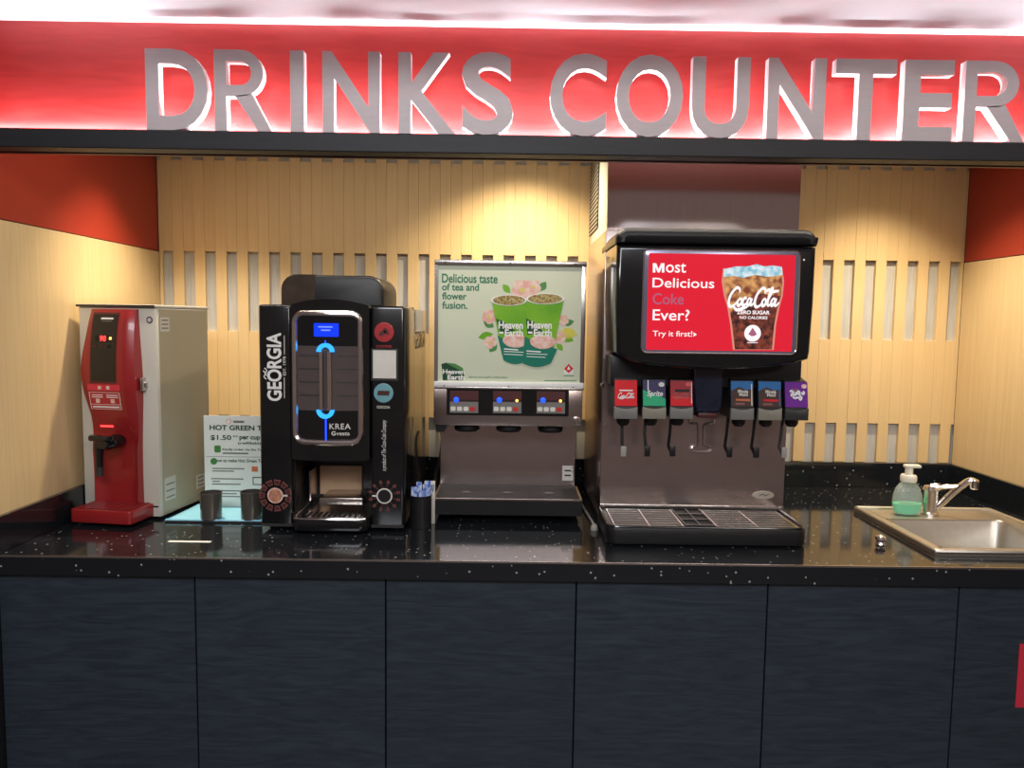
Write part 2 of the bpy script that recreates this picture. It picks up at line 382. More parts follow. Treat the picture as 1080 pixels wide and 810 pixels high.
# lettered fascia: beam, red board, white soffit
struct('trim_1', B().box(-.35, W+.35, -.010, .040, 1.0, 1.045, .002, 1), 'beam', None, 'black stained beam under the red sign board')
struct('trim_2', B().box(-.35, W+.35, .046, .066, 1.030, 1.312), 'sign_red', None, 'red wood grain sign board above the beam')
ce = struct('ceiling', B().box(-.6, W+.6, -.60, .12, 1.312, 1.36), 'white_paint', None, 'white ceiling lit by the sign')
bk = struct('panel', B().box(-.35, W+.35, .066, .078, 1.002, 1.312), 'choc', bpy.data.objects['trim_2'])  # unseen dark backing, added to darken the board's reflection in the ice maker

sg = thing('letter_sign', 'raised grey capital letters reading DRINKS COUNTER on the black beam', 'sign', (1.48, .02, 1.045))
LET = [('D', 153.5, 219), ('R', 226, 286), ('I', 306, 320.5), ('N', 340, 400.5), ('K', 420, 481), ('S', 487, 541.5),
       ('C', 580, 640), ('O', 650, 720.5), ('U', 730, 790.5), ('N', 809.5, 870.5), ('T', 880.5, 944.5), ('E', 953, 1006), ('R', 1017, 1083)]
for ch, xa, xb in LET:
    yc = 95 + .0165*((xa+xb)/2-187)
    X0 = P(xa, yc, -.004).x; X1 = P(xb, yc, -.004).x
    z0, z1 = (1.0455, 1.234) if ch not in 'SCO' else (1.0455, 1.237)
    v, f = glyphs(ch, .022)
    b = B(); y0, y1 = -.004, .020
    if ch == 'I': b.box(X0, X1, y0, y1, z0, z1)
    elif ch == 'R':
        w_, hh, sw = X1-X0, z1-z0, .0285
        zm = z0+hh*.43; xr = X0+w_*.86; zc_, rz = (z1+zm)/2, (z1-zm)/2; cxr = X0+w_*.46
        ou = [(cxr+(xr-cxr)*math.sin(a*math.pi/14), zc_+rz*math.cos(a*math.pi/14)) for a in range(15)]
        iu = [(cxr+(xr-sw-cxr)*math.sin(a*math.pi/14), zc_+(rz-sw*.92)*math.cos(a*math.pi/14)) for a in range(15)]
        b.prism([(X0, z0), (X0+sw, z0), (X0+sw, z1), (X0, z1)], y0, y1)
        b.prism([(X0+sw, z1)]+ou+[(X0+sw, zm), (X0+sw, zm+sw*.92)]+iu[::-1]+[(X0+sw, z1-sw*.92)], y0, y1)
        b.prism([(X1-sw*1.16, z0), (X1, z0), (cxr+w_*.20, zm+.006), (cxr-w_*.10, zm+.001)], y0, y1)
    else:
        vs2 = [b.bm.verts.new((X0+(X1-X0)*q[0], y0, z0+(z1-z0)*q[1])) for q in v]
        for q in f:
            try: b.bm.faces.new([vs2[i] for i in q])
            except ValueError: pass
        ex = bmesh.ops.extrude_face_region(b.bm, geom=b.bm.faces[:])
        for q in ex['geom']:
            if isinstance(q, bmesh.types.BMVert): q.co.y = y1
    bmesh.ops.recalc_face_normals(b.bm, faces=b.bm.faces[:])
    o = obj('letter', b, ('letter', 'letter_side'), sg, 0)
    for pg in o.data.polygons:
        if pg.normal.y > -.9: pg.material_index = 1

# ------------------------------------------------------------------ counter
SX0, SX1, SY0, SY1 = 2.455, 2.815, .125, .425          # sink cut-out
b = B().box(0, SX0, 0, D, -.05, 0).box(SX1, W, 0, D, -.05, 0).box(SX0, SX1, 0, SY0, -.05, 0).box(SX0, SX1, SY1, D, -.05, 0)
bmesh.ops.remove_doubles(b.bm, verts=b.bm.verts[:], dist=1e-5)
wt = obj('worktop', b, 'granite', None); OFF[wt] = Vector((0, 0, -H))
tag(wt, 'long polished black granite worktop carrying the drink machines', 'worktop')
obj('edge_strip', B().box(0, W, -.002, .002, -.004, .0005), 'steel_h', wt)
for nm, bx in (('back', (0, W, D-.03, D-.0145, 0, ZB)), ('left', (0, .015, 0, D-.03, 0, ZB)), ('right', (W-.015, W, 0, D-.03, 0, ZB))):
    struct('baseboard_'+nm, B().box(*bx, .0015, 1), 'granite', None, 'black granite upstand along the worktop')
seams = [0.0, .499, .985, 1.471, 1.960, 2.449, W]
CABS = [((0,), 'single-door charcoal cabinet under the tea boiler at the left wall'), ((1, 2), 'double-door charcoal cabinet under the black coffee machine'),
        ((3, 4), 'double-door charcoal cabinet under the six-valve soda dispenser'), ((5,), 'charcoal cabinet under the sink with a red sticker on its door')]
for ids, lab in CABS:
    xa, xb = seams[ids[0]], seams[ids[-1]+1]
    cb = thing('base_cabinet', lab, 'cabinet', ((xa+xb)/2, .4, -H), 'charcoal cabinets under the worktop')
    t = .018
    bb = B().box(xa+.001, xb-.001, .06, .62, -H, -H+.08).box(xa+.001, xb-.001, .04, .62, -H+.08, -H+.10).box(xa+.001, xa+t, .04, .62, -H+.1, -.28).box(xb-t, xb-.001, .04, .62, -H+.1, -.28).box(xa+.001, xb-.001, .60, .62, -H+.1, -.28).box(xa+.001, xb-.001, .04, .06, -.12, -.052)
    obj('carcass', bb, 'carcass', cb)
    for i in ids:
        obj('door', B().box(seams[i]+.0018, seams[i+1]-.0018, .02, .038, -H+.09, -.053, .0012, 1), 'cabinet', cb)
st = obj('sticker', B().box(2.612, 2.80, .0185, .0198, -.375, -.205), 'sticker_red', None); tag(st, 'red rectangular sticker on the cabinet door below the sink', 'sticker')

# ------------------------------------------------------------------ red and cream tea boiler (own frame: x to its right, y into the wall)
TH = -.143
tb = thing('tea_boiler', 'cream hot tea dispenser with red curved front by the left wall', 'drink dispenser', (.262-.235/2*.99, .348+.235/2*.143, 0), None, TH)
TW, TD, TZ = .1175, .275, .634
obj('body', B().box(-TW-.012, TW, 0, TD, .008, TZ-.006, .003), 'cream', tb)
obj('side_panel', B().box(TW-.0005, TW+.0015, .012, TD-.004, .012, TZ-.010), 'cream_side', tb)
lid = obj('lid', B().box(-TW-.014, TW+.003, -.008, TD+.004, TZ-.006, TZ+.002, .002), 'cream', tb)
obj('lid_edge', B().box(-TW-.013, TW+.002, -.0095, -.007, TZ-.006, TZ+.001), 'dgrey', lid)
for fx in (-.09, .09):
    for fy in (.03, .24): obj('foot', B().lathe([(.012, 0), (.014, .009)], (fx, fy, 0), 12), 'rubber', tb)
# red shell: side profile swells at the top and draws in behind the spout
prof = catmull([(-.020, .622), (-.034, .58), (-.046, .50), (-.050, .42), (-.045, .36), (-.030, .30), (-.012, .25), (-.006, .20), (-.006, .12), (-.010, .05), (-.010, .02)], 5)
def edge_l(z): return -.082 - .020*math.exp(-((z-.44)/.10)**2) + .006*max(0, (.28-z)/.28) + .003
def edge_r(z): return .062 + .010*math.exp(-((z-.40)/.16)**2) + .004*max(0, (.28-z)/.28)
b = B(); nx = 10; grid = []
for y, z in prof:
    xl, xr = edge_l(z), edge_r(z); row = []
    for i in range(nx+1):
        u = i/nx; x = xl+(xr-xl)*u; e = abs(2*u-1)
        row.append(b.bm.verts.new((x, y + (lambda k_: .012*e**6*k_-.020*max(0, e-.7)/.3*(1-k_))(min(1, max(0, (z-.20)/.12))**2*(3-2*min(1, max(0, (z-.20)/.12)))), z)))
    grid.append(row)
for r0, r1 in zip(grid, grid[1:]):
    for i in range(nx): b.bm.faces.new((r0[i], r0[i+1], r1[i+1], r1[i]))
for side in (0, nx):                       # flanks back to the body
    bk = [b.bm.verts.new((r[side].co.x, .001, r[side].co.z)) for r in grid]
    for i in range(len(grid)-1): b.bm.faces.new((grid[i][side], grid[i+1][side], bk[i+1], bk[i]))
tp = [b.bm.verts.new((v.co.x, .001, v.co.z)) for v in grid[0]]
for i in range(nx): b.bm.faces.new((grid[0][i], grid[0][i+1], tp[i+1], tp[i]))
bmesh.ops.remove_doubles(b.bm, verts=b.bm.verts[:], dist=1e-5); bmesh.ops.recalc_face_normals(b.bm, faces=b.bm.faces[:])
obj('front_shell', b, 'tea_red', tb, 40)
import bisect
pz = sorted((z, y) for y, z in prof)
def shell_y(z):
    i = min(max(bisect.bisect(pz, (z, 0)), 1), len(pz)-1); (za, ya), (zb2, yb) = pz[i-1], pz[i]
    return ya+(yb-ya)*(z-za)/(zb2-za)
def onshell(x0, x1, z0, z1, e): return lambda u, v: (x0+(x1-x0)*u, shell_y(z0+(z1-z0)*v)-e, z0+(z1-z0)*v)
def shellplate(name, x0, x1, z0, z1, e, mat, par, n=10):
    b = B(); f = onshell(x0, x1, z0, z1, e); g = onshell(x0, x1, z0, z1, -.002)
    A = [(b.bm.verts.new(f(0, i/n)), b.bm.verts.new(f(1, i/n)), b.bm.verts.new(g(1, i/n)), b.bm.verts.new(g(0, i/n))) for i in range(n+1)]
    for p, q in zip(A, A[1:]):
        for i in range(4): b.bm.faces.new((p[i], p[(i+1) % 4], q[(i+1) % 4], q[i]))
    b.bm.faces.new(A[0][::-1]); b.bm.faces.new(A[-1]); bmesh.ops.recalc_face_normals(b.bm, faces=b.bm.faces[:])
    return obj(name, b, mat, par)
shellplate('control_frame', -.060, .022, .408, .612, .001, 'choc', tb)
cp = shellplate('control_panel', -.056, .018, .415, .606, .0022, 'black', tb)
shellplate('print_line', -.032, .006, .592, .597, .0034, 'white', cp, 1)
shellplate('print_line', -.029, .003, .586, .588, .0034, 'grey', cp, 1)
shellplate('display', -.044, .004, .528, .546, .0030, 'dark', cp)
text('digits', '90', onshell(-.030, -.010, .529, .545, .0036), 'red_led', cp, .02)
o = shellplate('indicator', .000, .006, .534, .541, .0036, 'amber', cp, 2)
for i in range(3): obj('button', B().lathe([(.0055, .002), (.0045, -.002), (0, -.002)], (-.044+.022*i, shell_y(.515)-.0022, .515), 14, axis='Y'), 'choc' if i < 2 else 'dark', cp)
sk = shellplate('notice_sticker', -.066, .030, .330, .382, .0012, 'red_badge', tb)
shellplate('sticker_heading', -.070, .032, .386, .404, .0014, 'sticker_red', sk)
for x in (-.036, -.010): shellplate('print_mark', x, x+.010, .390, .400, .0022, 'pink_print', sk, 1)
for z in (.331, .345, .3805): shellplate('rule_line', -.066, .030, z, z+.001, .0020, 'white', sk, 1)
for x in (-.066, .029): shellplate('rule_line', x, x+.001, .331, .381, .0020, 'white', sk, 3)
for x0, x1 in ((-.058, -.024), (-.012, .024)):
    for z in (.372, .366): shellplate('print_line', x0, x1, z, z+.0022, .0020, 'white', sk, 1)
    shellplate('print_mark', (x0+x1)/2-.006, (x0+x1)/2+.006, .350, .362, .0020, 'pink_print', sk, 2)
shellplate('print_line', -.060, .024, .336, .340, .0020, 'white', sk, 1)
shellplate('indicator_bar', -.052, -.012, .276, .281, .002, 'red_led', tb, 1)
sp = obj('spout', B().lathe([(.0, -.088), (.018, -.086), (.026, -.072), (.026, -.02), (.022, -.004)], (-.004, 0, .236), 20, sy=.8, axis='Y').lathe([(.0095, .150), (.011, .20), (.014, .236)], (-.030, -.062, 0), 16), 'black', tb)
obj('nozzle_tip', B().lathe([(.010, .138), (.011, .165)], (-.030, -.062, 0), 14), 'dgrey', sp)
obj('tap_lever', B().box(-.042, .030, -.094, -.070, .244, .262, .006), 'black', sp)
obj('latch', B().box(.076, .084, -.024, -.002, .385, .425, .003).box(.074, .088, -.010, -.001, .395, .412, .002), 'steel_h', tb)
# drip tray
tr = obj('drip_tray', B().prism(rr(-.098, .094, -.105, .006, (.012, .012, .002, .002)), .010, .048, 'Z', .003), 'tea_red', tb)
g = B().box(-.088, .084, -.094, .000, .0478, .0492)
obj('tray_well', g, 'choc', tr)
for i in range(9): obj('grate_bar', B().box(-.086, .082, -.092+.0105*i, -.0885+.0105*i, .049, .0503), 'tea_red', tr)
for i in range(7): obj('grate_bar', B().box(-.086+.027*i, -.083+.027*i, -.094, .0, .0492, .0505), 'tea_red', tr)
obj('emblem', B().lathe([(.010, -.0012), (.0, -.0014)], (.098, 0, .592), 24, axis='Y'), 'v_navy', tb)
obj('emblem_centre', B().lathe([(.0062, -.0018), (.0, -.0020)], (.098, 0, .592), 24, axis='Y'), 'cream', tb)
for nm, y0, y1, z0, z1 in (('side_label', .018, .062, .558, .600), ('side_label', .02, .075, .05, .12), ('side_label', .19, .235, .05, .095)):
    o = obj(nm, B().box(TW+.0015, TW+.0022, y0, y1, z0, z1), 'cream', tb)
    for q in range(3): obj('print_line', B().box(TW+.0022, TW+.0026, y0+.006, y1-.006, z0+.008+q*(z1-z0)*.28, z0+.012+q*(z1-z0)*.28), 'dgrey' if nm == 'x' else 'grey', o)
obj('foot_slot', B().box(.088, .110, -.0006, .0005, .036, .041), 'dark', tb)

# ------------------------------------------------------------------ coffee machine
KX0, KX1, KY, KB, KT = .592, 1.000, .25, .765, .640
km = thing('coffee_machine', 'tall black coffee machine with chrome-framed door and blue lights', 'coffee machine', ((KX0+KX1)/2, .5, 0))
CX0, CX1 = .684, .904
body = B().box(KX0+.004, KX1-.004, .45, KB, .012, KT-.004, .006).box(CX0, CX1, .275, .455, .215, KT-.004).box(CX0, CX1, .27, .455, .012, .040)
obj('body', body, 'black', km)
for xa, xb, lab in ((KX0, CX0, 'left column with white lettering'), (CX1, KX1, 'right column with round badges')):
    c = obj('column', B().prism(rr(xa, xb, KY, .452, (.010, .010, .001, .001)), .012, KT, 'Z', .008, 3), 'black', km); c['label'] = lab
    obj('plinth_strip', B().box(xa+.002, xb-.002, KY-.001, KY+.004, .012, .020), 'dgrey', c)
    if xa == KX0: colL = c
    else: colR = c
obj('side_panel', B().box(KX1-.0045, KX1, .452, KB-.004, .014, KT-.006), 'smoke', km)
for fx in (KX0+.03, KX1-.03):
    for fy in (.29, .72): obj('foot', B().lathe([(.016, .0008), (.018, .013)], (fx, fy, 0), 14), 'rubber', km)
KC = (CX0+CX1)/2
def door_y(x): return .222 + 1.5*(x-KC)**2
def curved(name, x0, x1, z0, z1, r, e, depth, mat, par, n=22, arch=0.):
    b = B(); cols = []
    for i in range(n+1):
        u = .5-.5*math.cos(math.pi*i/n); x = x0+(x1-x0)*u; d = min(x-x0, x1-x)
        s = r-math.sqrt(max(0, r*r-(r-d)**2)) if d < r else 0
        a = arch*(1-(2*u-1)**2)
        lo, hi = z0+s, z1-s+a
        if hi-lo < 1e-5: hi = lo+1e-5
        yv = door_y(x)-e
        cols.append([b.bm.verts.new(q) for q in ((x, yv, lo), (x, yv, hi), (x, yv+depth, hi), (x, yv+depth, lo))])
    for p, q in zip(cols, cols[1:]):
        for i in range(4): b.bm.faces.new((p[i], p[(i+1) % 4], q[(i+1) % 4], q[i]))
    b.bm.faces.new(cols[0][::-1]); b.bm.faces.new(cols[-1]); bmesh.ops.recalc_face_normals(b.bm, faces=b.bm.faces[:])
    return obj(name, b, mat, par, 35)
dr = curved('door', CX0+.001, CX1-.001, .207, .640, .006, 0, .05, 'black', km, arch=.016)
R = rect(308, 328, 383, 470, .23)
path = [(x, door_y(x)-.002, z) for x, z in rr(R[0]+.008, R[1]-.008, R[2]+.008, R[3]-.008, .026, 7)]
full = []
for a, c in zip(path, path[1:]+path[:1]):
    n = max(1, int(math.dist(a, c)/.02))
    for i in range(n):
        x = a[0]+(c[0]-a[0])*i/n; z = a[2]+(c[2]-a[2])*i/n; full.append((x, door_y(x)-.002, z))
obj('chrome_frame', B().tube(full, .0088, 10, True), 'chrome', dr)
fx0, fx1 = R[0]+.014, R[1]-.014
fc = curved('screen_panel', fx0, fx1, R[2]+.014, R[3]-.014, .022, .002, .004, 'black', dr)
zz = lambda y: P(345, y, .225).z
curved('front_window', fx0+.001, fx1-.001, zz(433), zz(365), .002, .0028, .002, 'smoke', fc)
for i in range(4):
    for s in (-1, 1):
        xx = KC + s*.054; zt = zz(375+14*i)
        curved('window_louvre', xx-.030, xx+.030, zt-.0018, zt+.0012, .001, .0034, .0012, 'dgrey', fc, 6)
KM = lambda x0, x1, z0, z1, e: (lambda u, v: (x0+(x1-x0)*u, door_y(x0+(x1-x0)*u)-e, z0+(z1-z0)*v))
r = rect(331.5, 341, 357.5, 355, .225); lc = curved('lcd', r[0], r[1], r[2], r[3], .001, .0034, .002, 'lcd', fc, 8)
for q in range(2): curved('text_line', r[0]+.012+.008*q, r[1]-.016-.006*q, r[3]-.012-.009*q, r[3]-.008-.009*q, .0005, .0040, .001, 'lcd_text', lc, 4)
for xp in (339.8, 348.6):
    xw = P(xp, 400, .225).x
    obj('handle_bar', B().tube([(xw, door_y(xw)-.010, zz(432)), (xw, door_y(xw)-.010, zz(371))], .0058, 12), 'chrome', dr)
for yc, s in ((371, 1), (432, -1)):
    xc = P(344.2, yc, .225).x; zc = zz(yc); bb = B(); n = 14; A = []
    for i in range(n+1):
        a = math.pi*i/n
        A.append([bb.bm.verts.new((xc+q*math.cos(a), door_y(xc)-yy, zc+s*q*math.sin(a))) for q, yy in ((.013, .012), (.024, .012), (.024, .003), (.013, .003))])
    for p, q in zip(A, A[1:]):
        for i in range(4): bb.bm.faces.new((p[i], p[(i+1) % 4], q[(i+1) % 4], q[i]))
    bmesh.ops.recalc_face_normals(bb.bm, faces=bb.bm.faces[:])
    obj('blue_light_arc', bb, 'blue_core', dr)
xc = P(344.2, 450, .225).x
obj('blue_light_line', B().box(xc-.0018, xc+.0018, door_y(xc)-.0045, door_y(xc)-.001, zz(467), zz(441)), 'blue_led', dr)
obj('blue_light_line', B().box(xc-.0015, xc+.0015, door_y(xc)-.0045, door_y(xc)-.001, zz(363), zz(359)), 'blue_led', dr)
r = rect(348, 446.5, 370, 452.5, .225); text('lettering', 'KREA', KM(r[0], r[1], r[2], r[3], .0036), 'paper', fc, .01, space=1.1)
r = rect(355, 455.5, 369, 459, .225); text('lettering', 'vesta', KM(r[0], r[1], r[2], r[3], .0036), 'paper', fc, .01)
r = rect(350, 454.5, 354.5, 459, .225); text('lettering', 'G', KM(r[0], r[1], r[2], r[3], .0036), 'paper', fc, .03)
# dispensing bay
by = .448
obj('bay_lining', B().box(CX0+.001, CX1-.001, by, .451, .040, .215).box(CX0, CX0+.003, .27, by, .04, .215), 'black_satin', km)
r = rect(336, 492, 382, 521, .44)
bp = obj('bay_back_plate', B().box(r[0]+.004, r[1], .438, .448, .062, r[3]+.004, .002), 'warm_reflect_plate', km)
obj('bay_side_plate', B().box(r[0]-.008, r[0]-.003, .36, .44, .060, r[3]+.002), 'steel', km)
cs = obj('cup_shelf', B().box(.742, .868, .318, .436, .070, .078, .002).box(.742, .868, .314, .320, .060, .080, .002), 'steel_h', km)
dt = obj('drip_tray', B().prism(rr(CX0+.002, CX1-.002, .215, .44, (.03, .03, .002, .002)), .008, .040, 'Z', .003), 'black', km)
obj('chrome_lip', B().tube([(x, y, .043) for x, y in ((CX0+.004, .40), (CX0+.004, .245), (CX0+.012, .226), (CX0+.032, .217), (CX1-.032, .217), (CX1-.012, .226), (CX1-.004, .245), (CX1-.004, .40))], .0042, 8), 'chrome', dt)
obj('tray_plate', B().box(CX0+.008, CX1-.008, .226, .43, .040, .0425), 'steel_h', dt)
for i in range(12): obj('tray_slot', B().box(CX0+.022+.015*i, CX0+.030+.015*i, .245, .30, .0425, .0429), 'dark', dt)
# bean hopper
hp = rr(.622, .920, KT-.006, .730, (.002, .002, .045, .045), 10)
ho = obj('bean_hopper', B().prism(hp, .37, .62, 'Y', .010, 3, True), 'black_satin', km, 40)
hw = [(.6205, KT-.004), (.72, KT-.004), (.72, .7312)]+[(.6665-.046*math.sin(a*math.pi/20), .6852+.046*math.cos(a*math.pi/20)) for a in range(11)]
obj('hopper_window', B().prism(hw, .3685, .615, 'Y', .0015, 1, True), 'smoke_brown', ho, 40)
# print on the columns
e = .0007
text('lettering', 'GEORGIA', up(281.5, 351, 297, 423, KY, e), 'white', colL, .03)
text('lettering', 'EST. 1978', up(298.6, 376, 301.6, 396, KY, e), 'paper', colL, .01)
for y0, y1 in ((354, 374), (398, 420)): r = rect(299.6, y0, 300.3, y1, KY); obj('rule_line', B().box(r[0], r[1], KY-e, KY-.0003, r[2], r[3]), 'paper', colL)
b = B(); mp = lambda x, y: tuple(P(x, y, KY)+Vector((0, -e, 0)))
for st_ in ([(281, 400), (278.5, 397), (280.5, 394), (277.5, 391)], [(281, 396), (279.5, 393.5), (281.5, 391), (279, 388)]): b.ribbon(st_, 1.1, mp)
obj('steam_print', b, 'white', colL, 0)
def wheel(cx, cy, par, cup_mat, bean):
    c = P(cx, cy, KY); R0 = .0455; n = 12 if bean else 11
    for i in range(n):
        a = 2*math.pi*(i+.5)/n; ca, sa = math.cos(a), math.sin(a)
        def at(ra, tt, q): return (c.x+ra*ca-tt*sa, KY-q, c.z+ra*sa+tt*ca)
        if not bean:
            h = .0085; obj('chocolate_print', B().flat([at(.030, -h*.75, e), at(R0, -h*1.15, e), at(R0, h*1.15, e), at(.030, h*.75, e)]), 'choc_edge', par, 0)
            h = .0065; obj('chocolate_print', B().flat([at(.032, -h*.75, e*1.8), at(R0-.003, -h*1.15, e*1.8), at(R0-.003, h*1.15, e*1.8), at(.032, h*.75, e*1.8)]), 'choc', par, 0)
        else:
            for rad, s, mt, q in ((.040, .95, 'choc_edge', e), (.040, .55, 'choc', e*1.8), (.0285, .62, 'choc', e)):
                obj('bean_print', B().flat([at(rad+.0062*s*math.cos(t*math.pi/6), .0045*s*math.sin(t*math.pi/6), q) for t in range(12)]), mt, par, 0)
    for rad, mt, q in ((.0225, 'paper' if bean else 'pink_print', 2.6), (.0185, cup_mat, 3.4)):
        obj('cup_print', B().flat(pl(ell(c.x, c.z, rad, rad), KY-e*q)), mt, par, 0)
    s = -1 if bean else 1
    obj('cup_print', B().flat([(c.x+s*.021, KY-e*2.6, c.z-.003), (c.x+s*.035, KY-e*2.6, c.z-.002), (c.x+s*.035, KY-e*2.6, c.z+.002), (c.x+s*.021, KY-e*2.6, c.z+.003)][::s]), 'paper', par, 0)
wheel(290.5, 522.5, colL, 'latte', False); wheel(405.5, 523, colR, 'coffee', True)
def badge(cx, cy, rad, mat, par):
    c = P(cx, cy, KY); o = obj('round_badge', B().lathe([(rad, 0), (rad*.96, -.0012), (0, -.0014)], (c.x, KY, c.z), 32, axis='Y'), mat, par); return o, c
o, c = badge(405, 350.5, .0275, 'red_badge', colR)
for dx, dz, an in ((-.004, -.002, .5), (.006, .003, 2.2)):
    obj('bean_print', B().flat([(c.x+dx+.011*math.cos(t*math.pi/8)*math.cos(an)-.006*math.sin(t*math.pi/8)*math.sin(an), KY-.0020, c.z+dz+.011*math.cos(t*math.pi/8)*math.sin(an)+.006*math.sin(t*math.pi/8)*math.cos(an)) for t in range(16)]), 'choc', o, 0)
o, c = badge(404.5, 414.5, .0275, 'cyan_badge', colR)
for i in range(3): obj('chocolate_print', B().flat([(c.x-.018+.011*i+q, KY-.0020, c.z+z) for q, z in ((0, -.006), (.011, -.007), (.0145, .006), (.0035, .007))]), ('choc', 'v_brown', 'choc')[i], o, 0)
text('lettering', 'COFFEE', frp(397, 364, 413, 366.5, KY, e), 'red_badge', colR, .02)
text('lettering', 'COCOA', frp(397.5, 428, 411.5, 430.8, KY, e), 'paper', colR, .02)
r = rect(393.5, 369.5, 417.8, 399, KY); obj('blank_card', B().box(r[0], r[1], KY-.0018, KY-.0004, r[2], r[3]), 'paper', colR)
r = rect(391.5, 368, 420, 401.5, KY); obj('card_holder', B().box(r[0], r[1], KY-.0009, KY, r[2], r[3], .0003, 1), 'dgrey', colR)
text('lettering', 'a product of The Coca-Cola Company', up(402.5, 442.5, 408.5, 497, KY, e), 'paper', colR, .005, shear=.3)
sidef = lambda y0, y1, z0, z1: (lambda u, v: (KX1+.0006, y0+(y1-y0)*u, z0+(z1-z0)*v))
text('lettering', 'GEORGIA', sidef(.47, .745, P(440, 367, .6).z, P(440, 349, .6).z), 'side_print', km, .0)

# ------------------------------------------------------------------ three-nozzle tea dispenser with poster
HX0, HX1, HY = 1.066, 1.516, .42
he = thing('tea_dispenser', 'steel three-nozzle tea dispenser with pale green poster on its front', 'drink dispenser', ((HX0+HX1)/2, .6, 0))
obj('head_case', B().box(HX0+.002, HX1-.002, HY+.012, .78, .287, .780, .004), 'dgrey', he)
obj('rear_case', B().box(HX0+.012, HX1-.012, .553, .78, .03, .29), 'steel', he)
sp_ = obj('splash_panel', B().box(HX0+.008, HX1-.008, .549, .555, .075, .29), 'steel', he)
for x, z in ((HX0+.016, .135), (HX0+.016, .12), (HX1-.016, .135), (HX1-.016, .12)): obj('screw', B().lathe([(.003, 0), (.002, -.0015), (0, -.0016)], (x, .549, z), 10, axis='Y'), 'chrome', sp_)
r = rect(593, 491, 604.5, 507, .549); s_ = obj('sticker', B().box(r[0], r[1], .5482, .549, r[2], r[3]), 'paper', sp_)
for q in (.3, .62): obj('print_line', B().box(r[0]+.007, r[1]-.007, .5478, .5482, r[2]+(r[3]-r[2])*q, r[2]+(r[3]-r[2])*q+.005), 'dgrey', s_)
# steel fascia with controls
fz0, fz1 = .284, .397
fa = obj('control_fascia', B().box(HX0-.002, HX1, HY, HY+.016, fz0, fz1, .003), 'steel', he)
r = rect(471, 410, 600, 438.5, HY); cs0, cs1, cz0, cz1 = r
st2 = obj('control_strip', B().prism(rr(cs0, cs1, cz0, cz1, .003), HY-.002, HY+.002), 'black', fa)
for i, xa in enumerate((474.5, 520, 566)):
    xb = xa+30; Yc = HY-.002; r = rect(xa, 412+.3*i, xb, 435.5+.3*i, Yc); h_ = r[3]-r[2]
    pnl = obj('touch_panel', B().box(r[0], r[1], Yc-.0010, Yc, r[2], r[3]), 'choc', st2)
    obj('panel_band', B().box(r[0], r[1], Yc-.0016, Yc-.0009, r[2], r[2]+h_*.50), 'grey', pnl)
    obj('panel_line', B().box(r[0], r[1], Yc-.0020, Yc-.0012, r[2]+h_*.55, r[2]+h_*.59), 'dark', pnl)
    for k2 in range(4):
        x = r[0]+.010+.0195*k2
        obj('button', B().prism(rr(x-.0075, x+.0075, r[2]+.006, r[2]+.019, .003, 3), Yc-.0028, Yc-.001), 'paper' if k2 < 3 else 'red_print', pnl)
    obj('blue_indicator', B().lathe([(.0085, -.001), (.007, -.004), (0, -.0055)], (r[0]+.019, Yc, r[2]+h_*.59), 18, axis='Y'), 'blue_led', pnl)
    if i: obj('amber_indicator', B().lathe([(.0042, -.001), (.003, -.004), (0, -.0045)], (r[1]-.014, Yc, r[2]+h_*.57), 14, axis='Y'), 'amber', pnl)
c = P(609, 443.5, HY); lk = obj('lock', B().lathe([(.0105, 0), (.0105, -.006), (.008, -.008), (0, -.008)], (c.x, HY, c.z), 20, axis='Y'), 'chrome', fa)
obj('keyhole', B().box(c.x-.0012, c.x+.0012, HY-.0087, HY-.0078, c.z-.005, c.z+.005), 'dark', lk)
for xa, xb in ((479, 506), (523, 550), (567, 594)):
    xm = P((xa+xb)/2, 450, .47).x; rd = (xb-xa)/2*(.47-CAM.y)/F_PX
    obj('nozzle', B().lathe([(rd*.9, .262), (rd, .268), (rd, .292)], (xm, .475, 0), 26), 'black_satin', he)
obj('switch_block', B().prism([(HX0+.004, .262), (HX0+.030, .262), (HX0+.040, .286), (HX0+.002, .286)], .43, .50), 'black_satin', he)
# poster box
pz0, pz1 = .397, .7835
ph = obj('poster_frame', B().box(HX0-.001, HX1+.004, HY-.004, HY+.012, pz1-.016, pz1, .002).box(HX0-.001, HX0+.010, HY-.002, HY+.012, pz0, pz1).box(HX1-.010, HX1+.003, HY-.003, HY+.012, pz0, pz1, .001), 'steel_h', he)
for x in (HX0+.03, (HX0+HX1)/2, HX1-.03):
    for z in (pz1-.008, pz0+.009): obj('screw', B().lathe([(.0025, 0), (.0015, -.001), (0, -.0012)], (x, HY-.0055, z), 8, axis='Y'), 'dark', ph)
obj('poster_rail', B().box(HX0-.001, HX1+.002, HY-.006, HY+.012, pz0+.006, pz0+.022, .002), 'white', ph)
obj('poster_rail', B().box(HX0-.001, HX1+.002, HY-.005, HY+.012, pz0, pz0+.0058, .001), 'steel_h', ph)
PY = HY+.003
po = obj('poster', B().box(HX0+.009, HX1-.009, PY, PY+.004, pz0+.020, pz1-.015), 'poster', he)
def pp(name, pix, mat, k=1, par=None): return obj(name, B().flat(pflat(pix, PY, .0004*k)), mat, par or po, 0)
for i, (s, x0, x1, y0, y1) in enumerate((('Delicious taste', 466.5, 524.5, 289, 298.5), ('of tea and', 466.5, 505, 299, 306.5), ('flower', 466.5, 492, 308.5, 316), ('fusion.', 466.5, 493, 318, 325.8))):
    text('lettering', s, frp(x0, y0, x1, y1, PY, .0004), 'pgreen', po, .02)
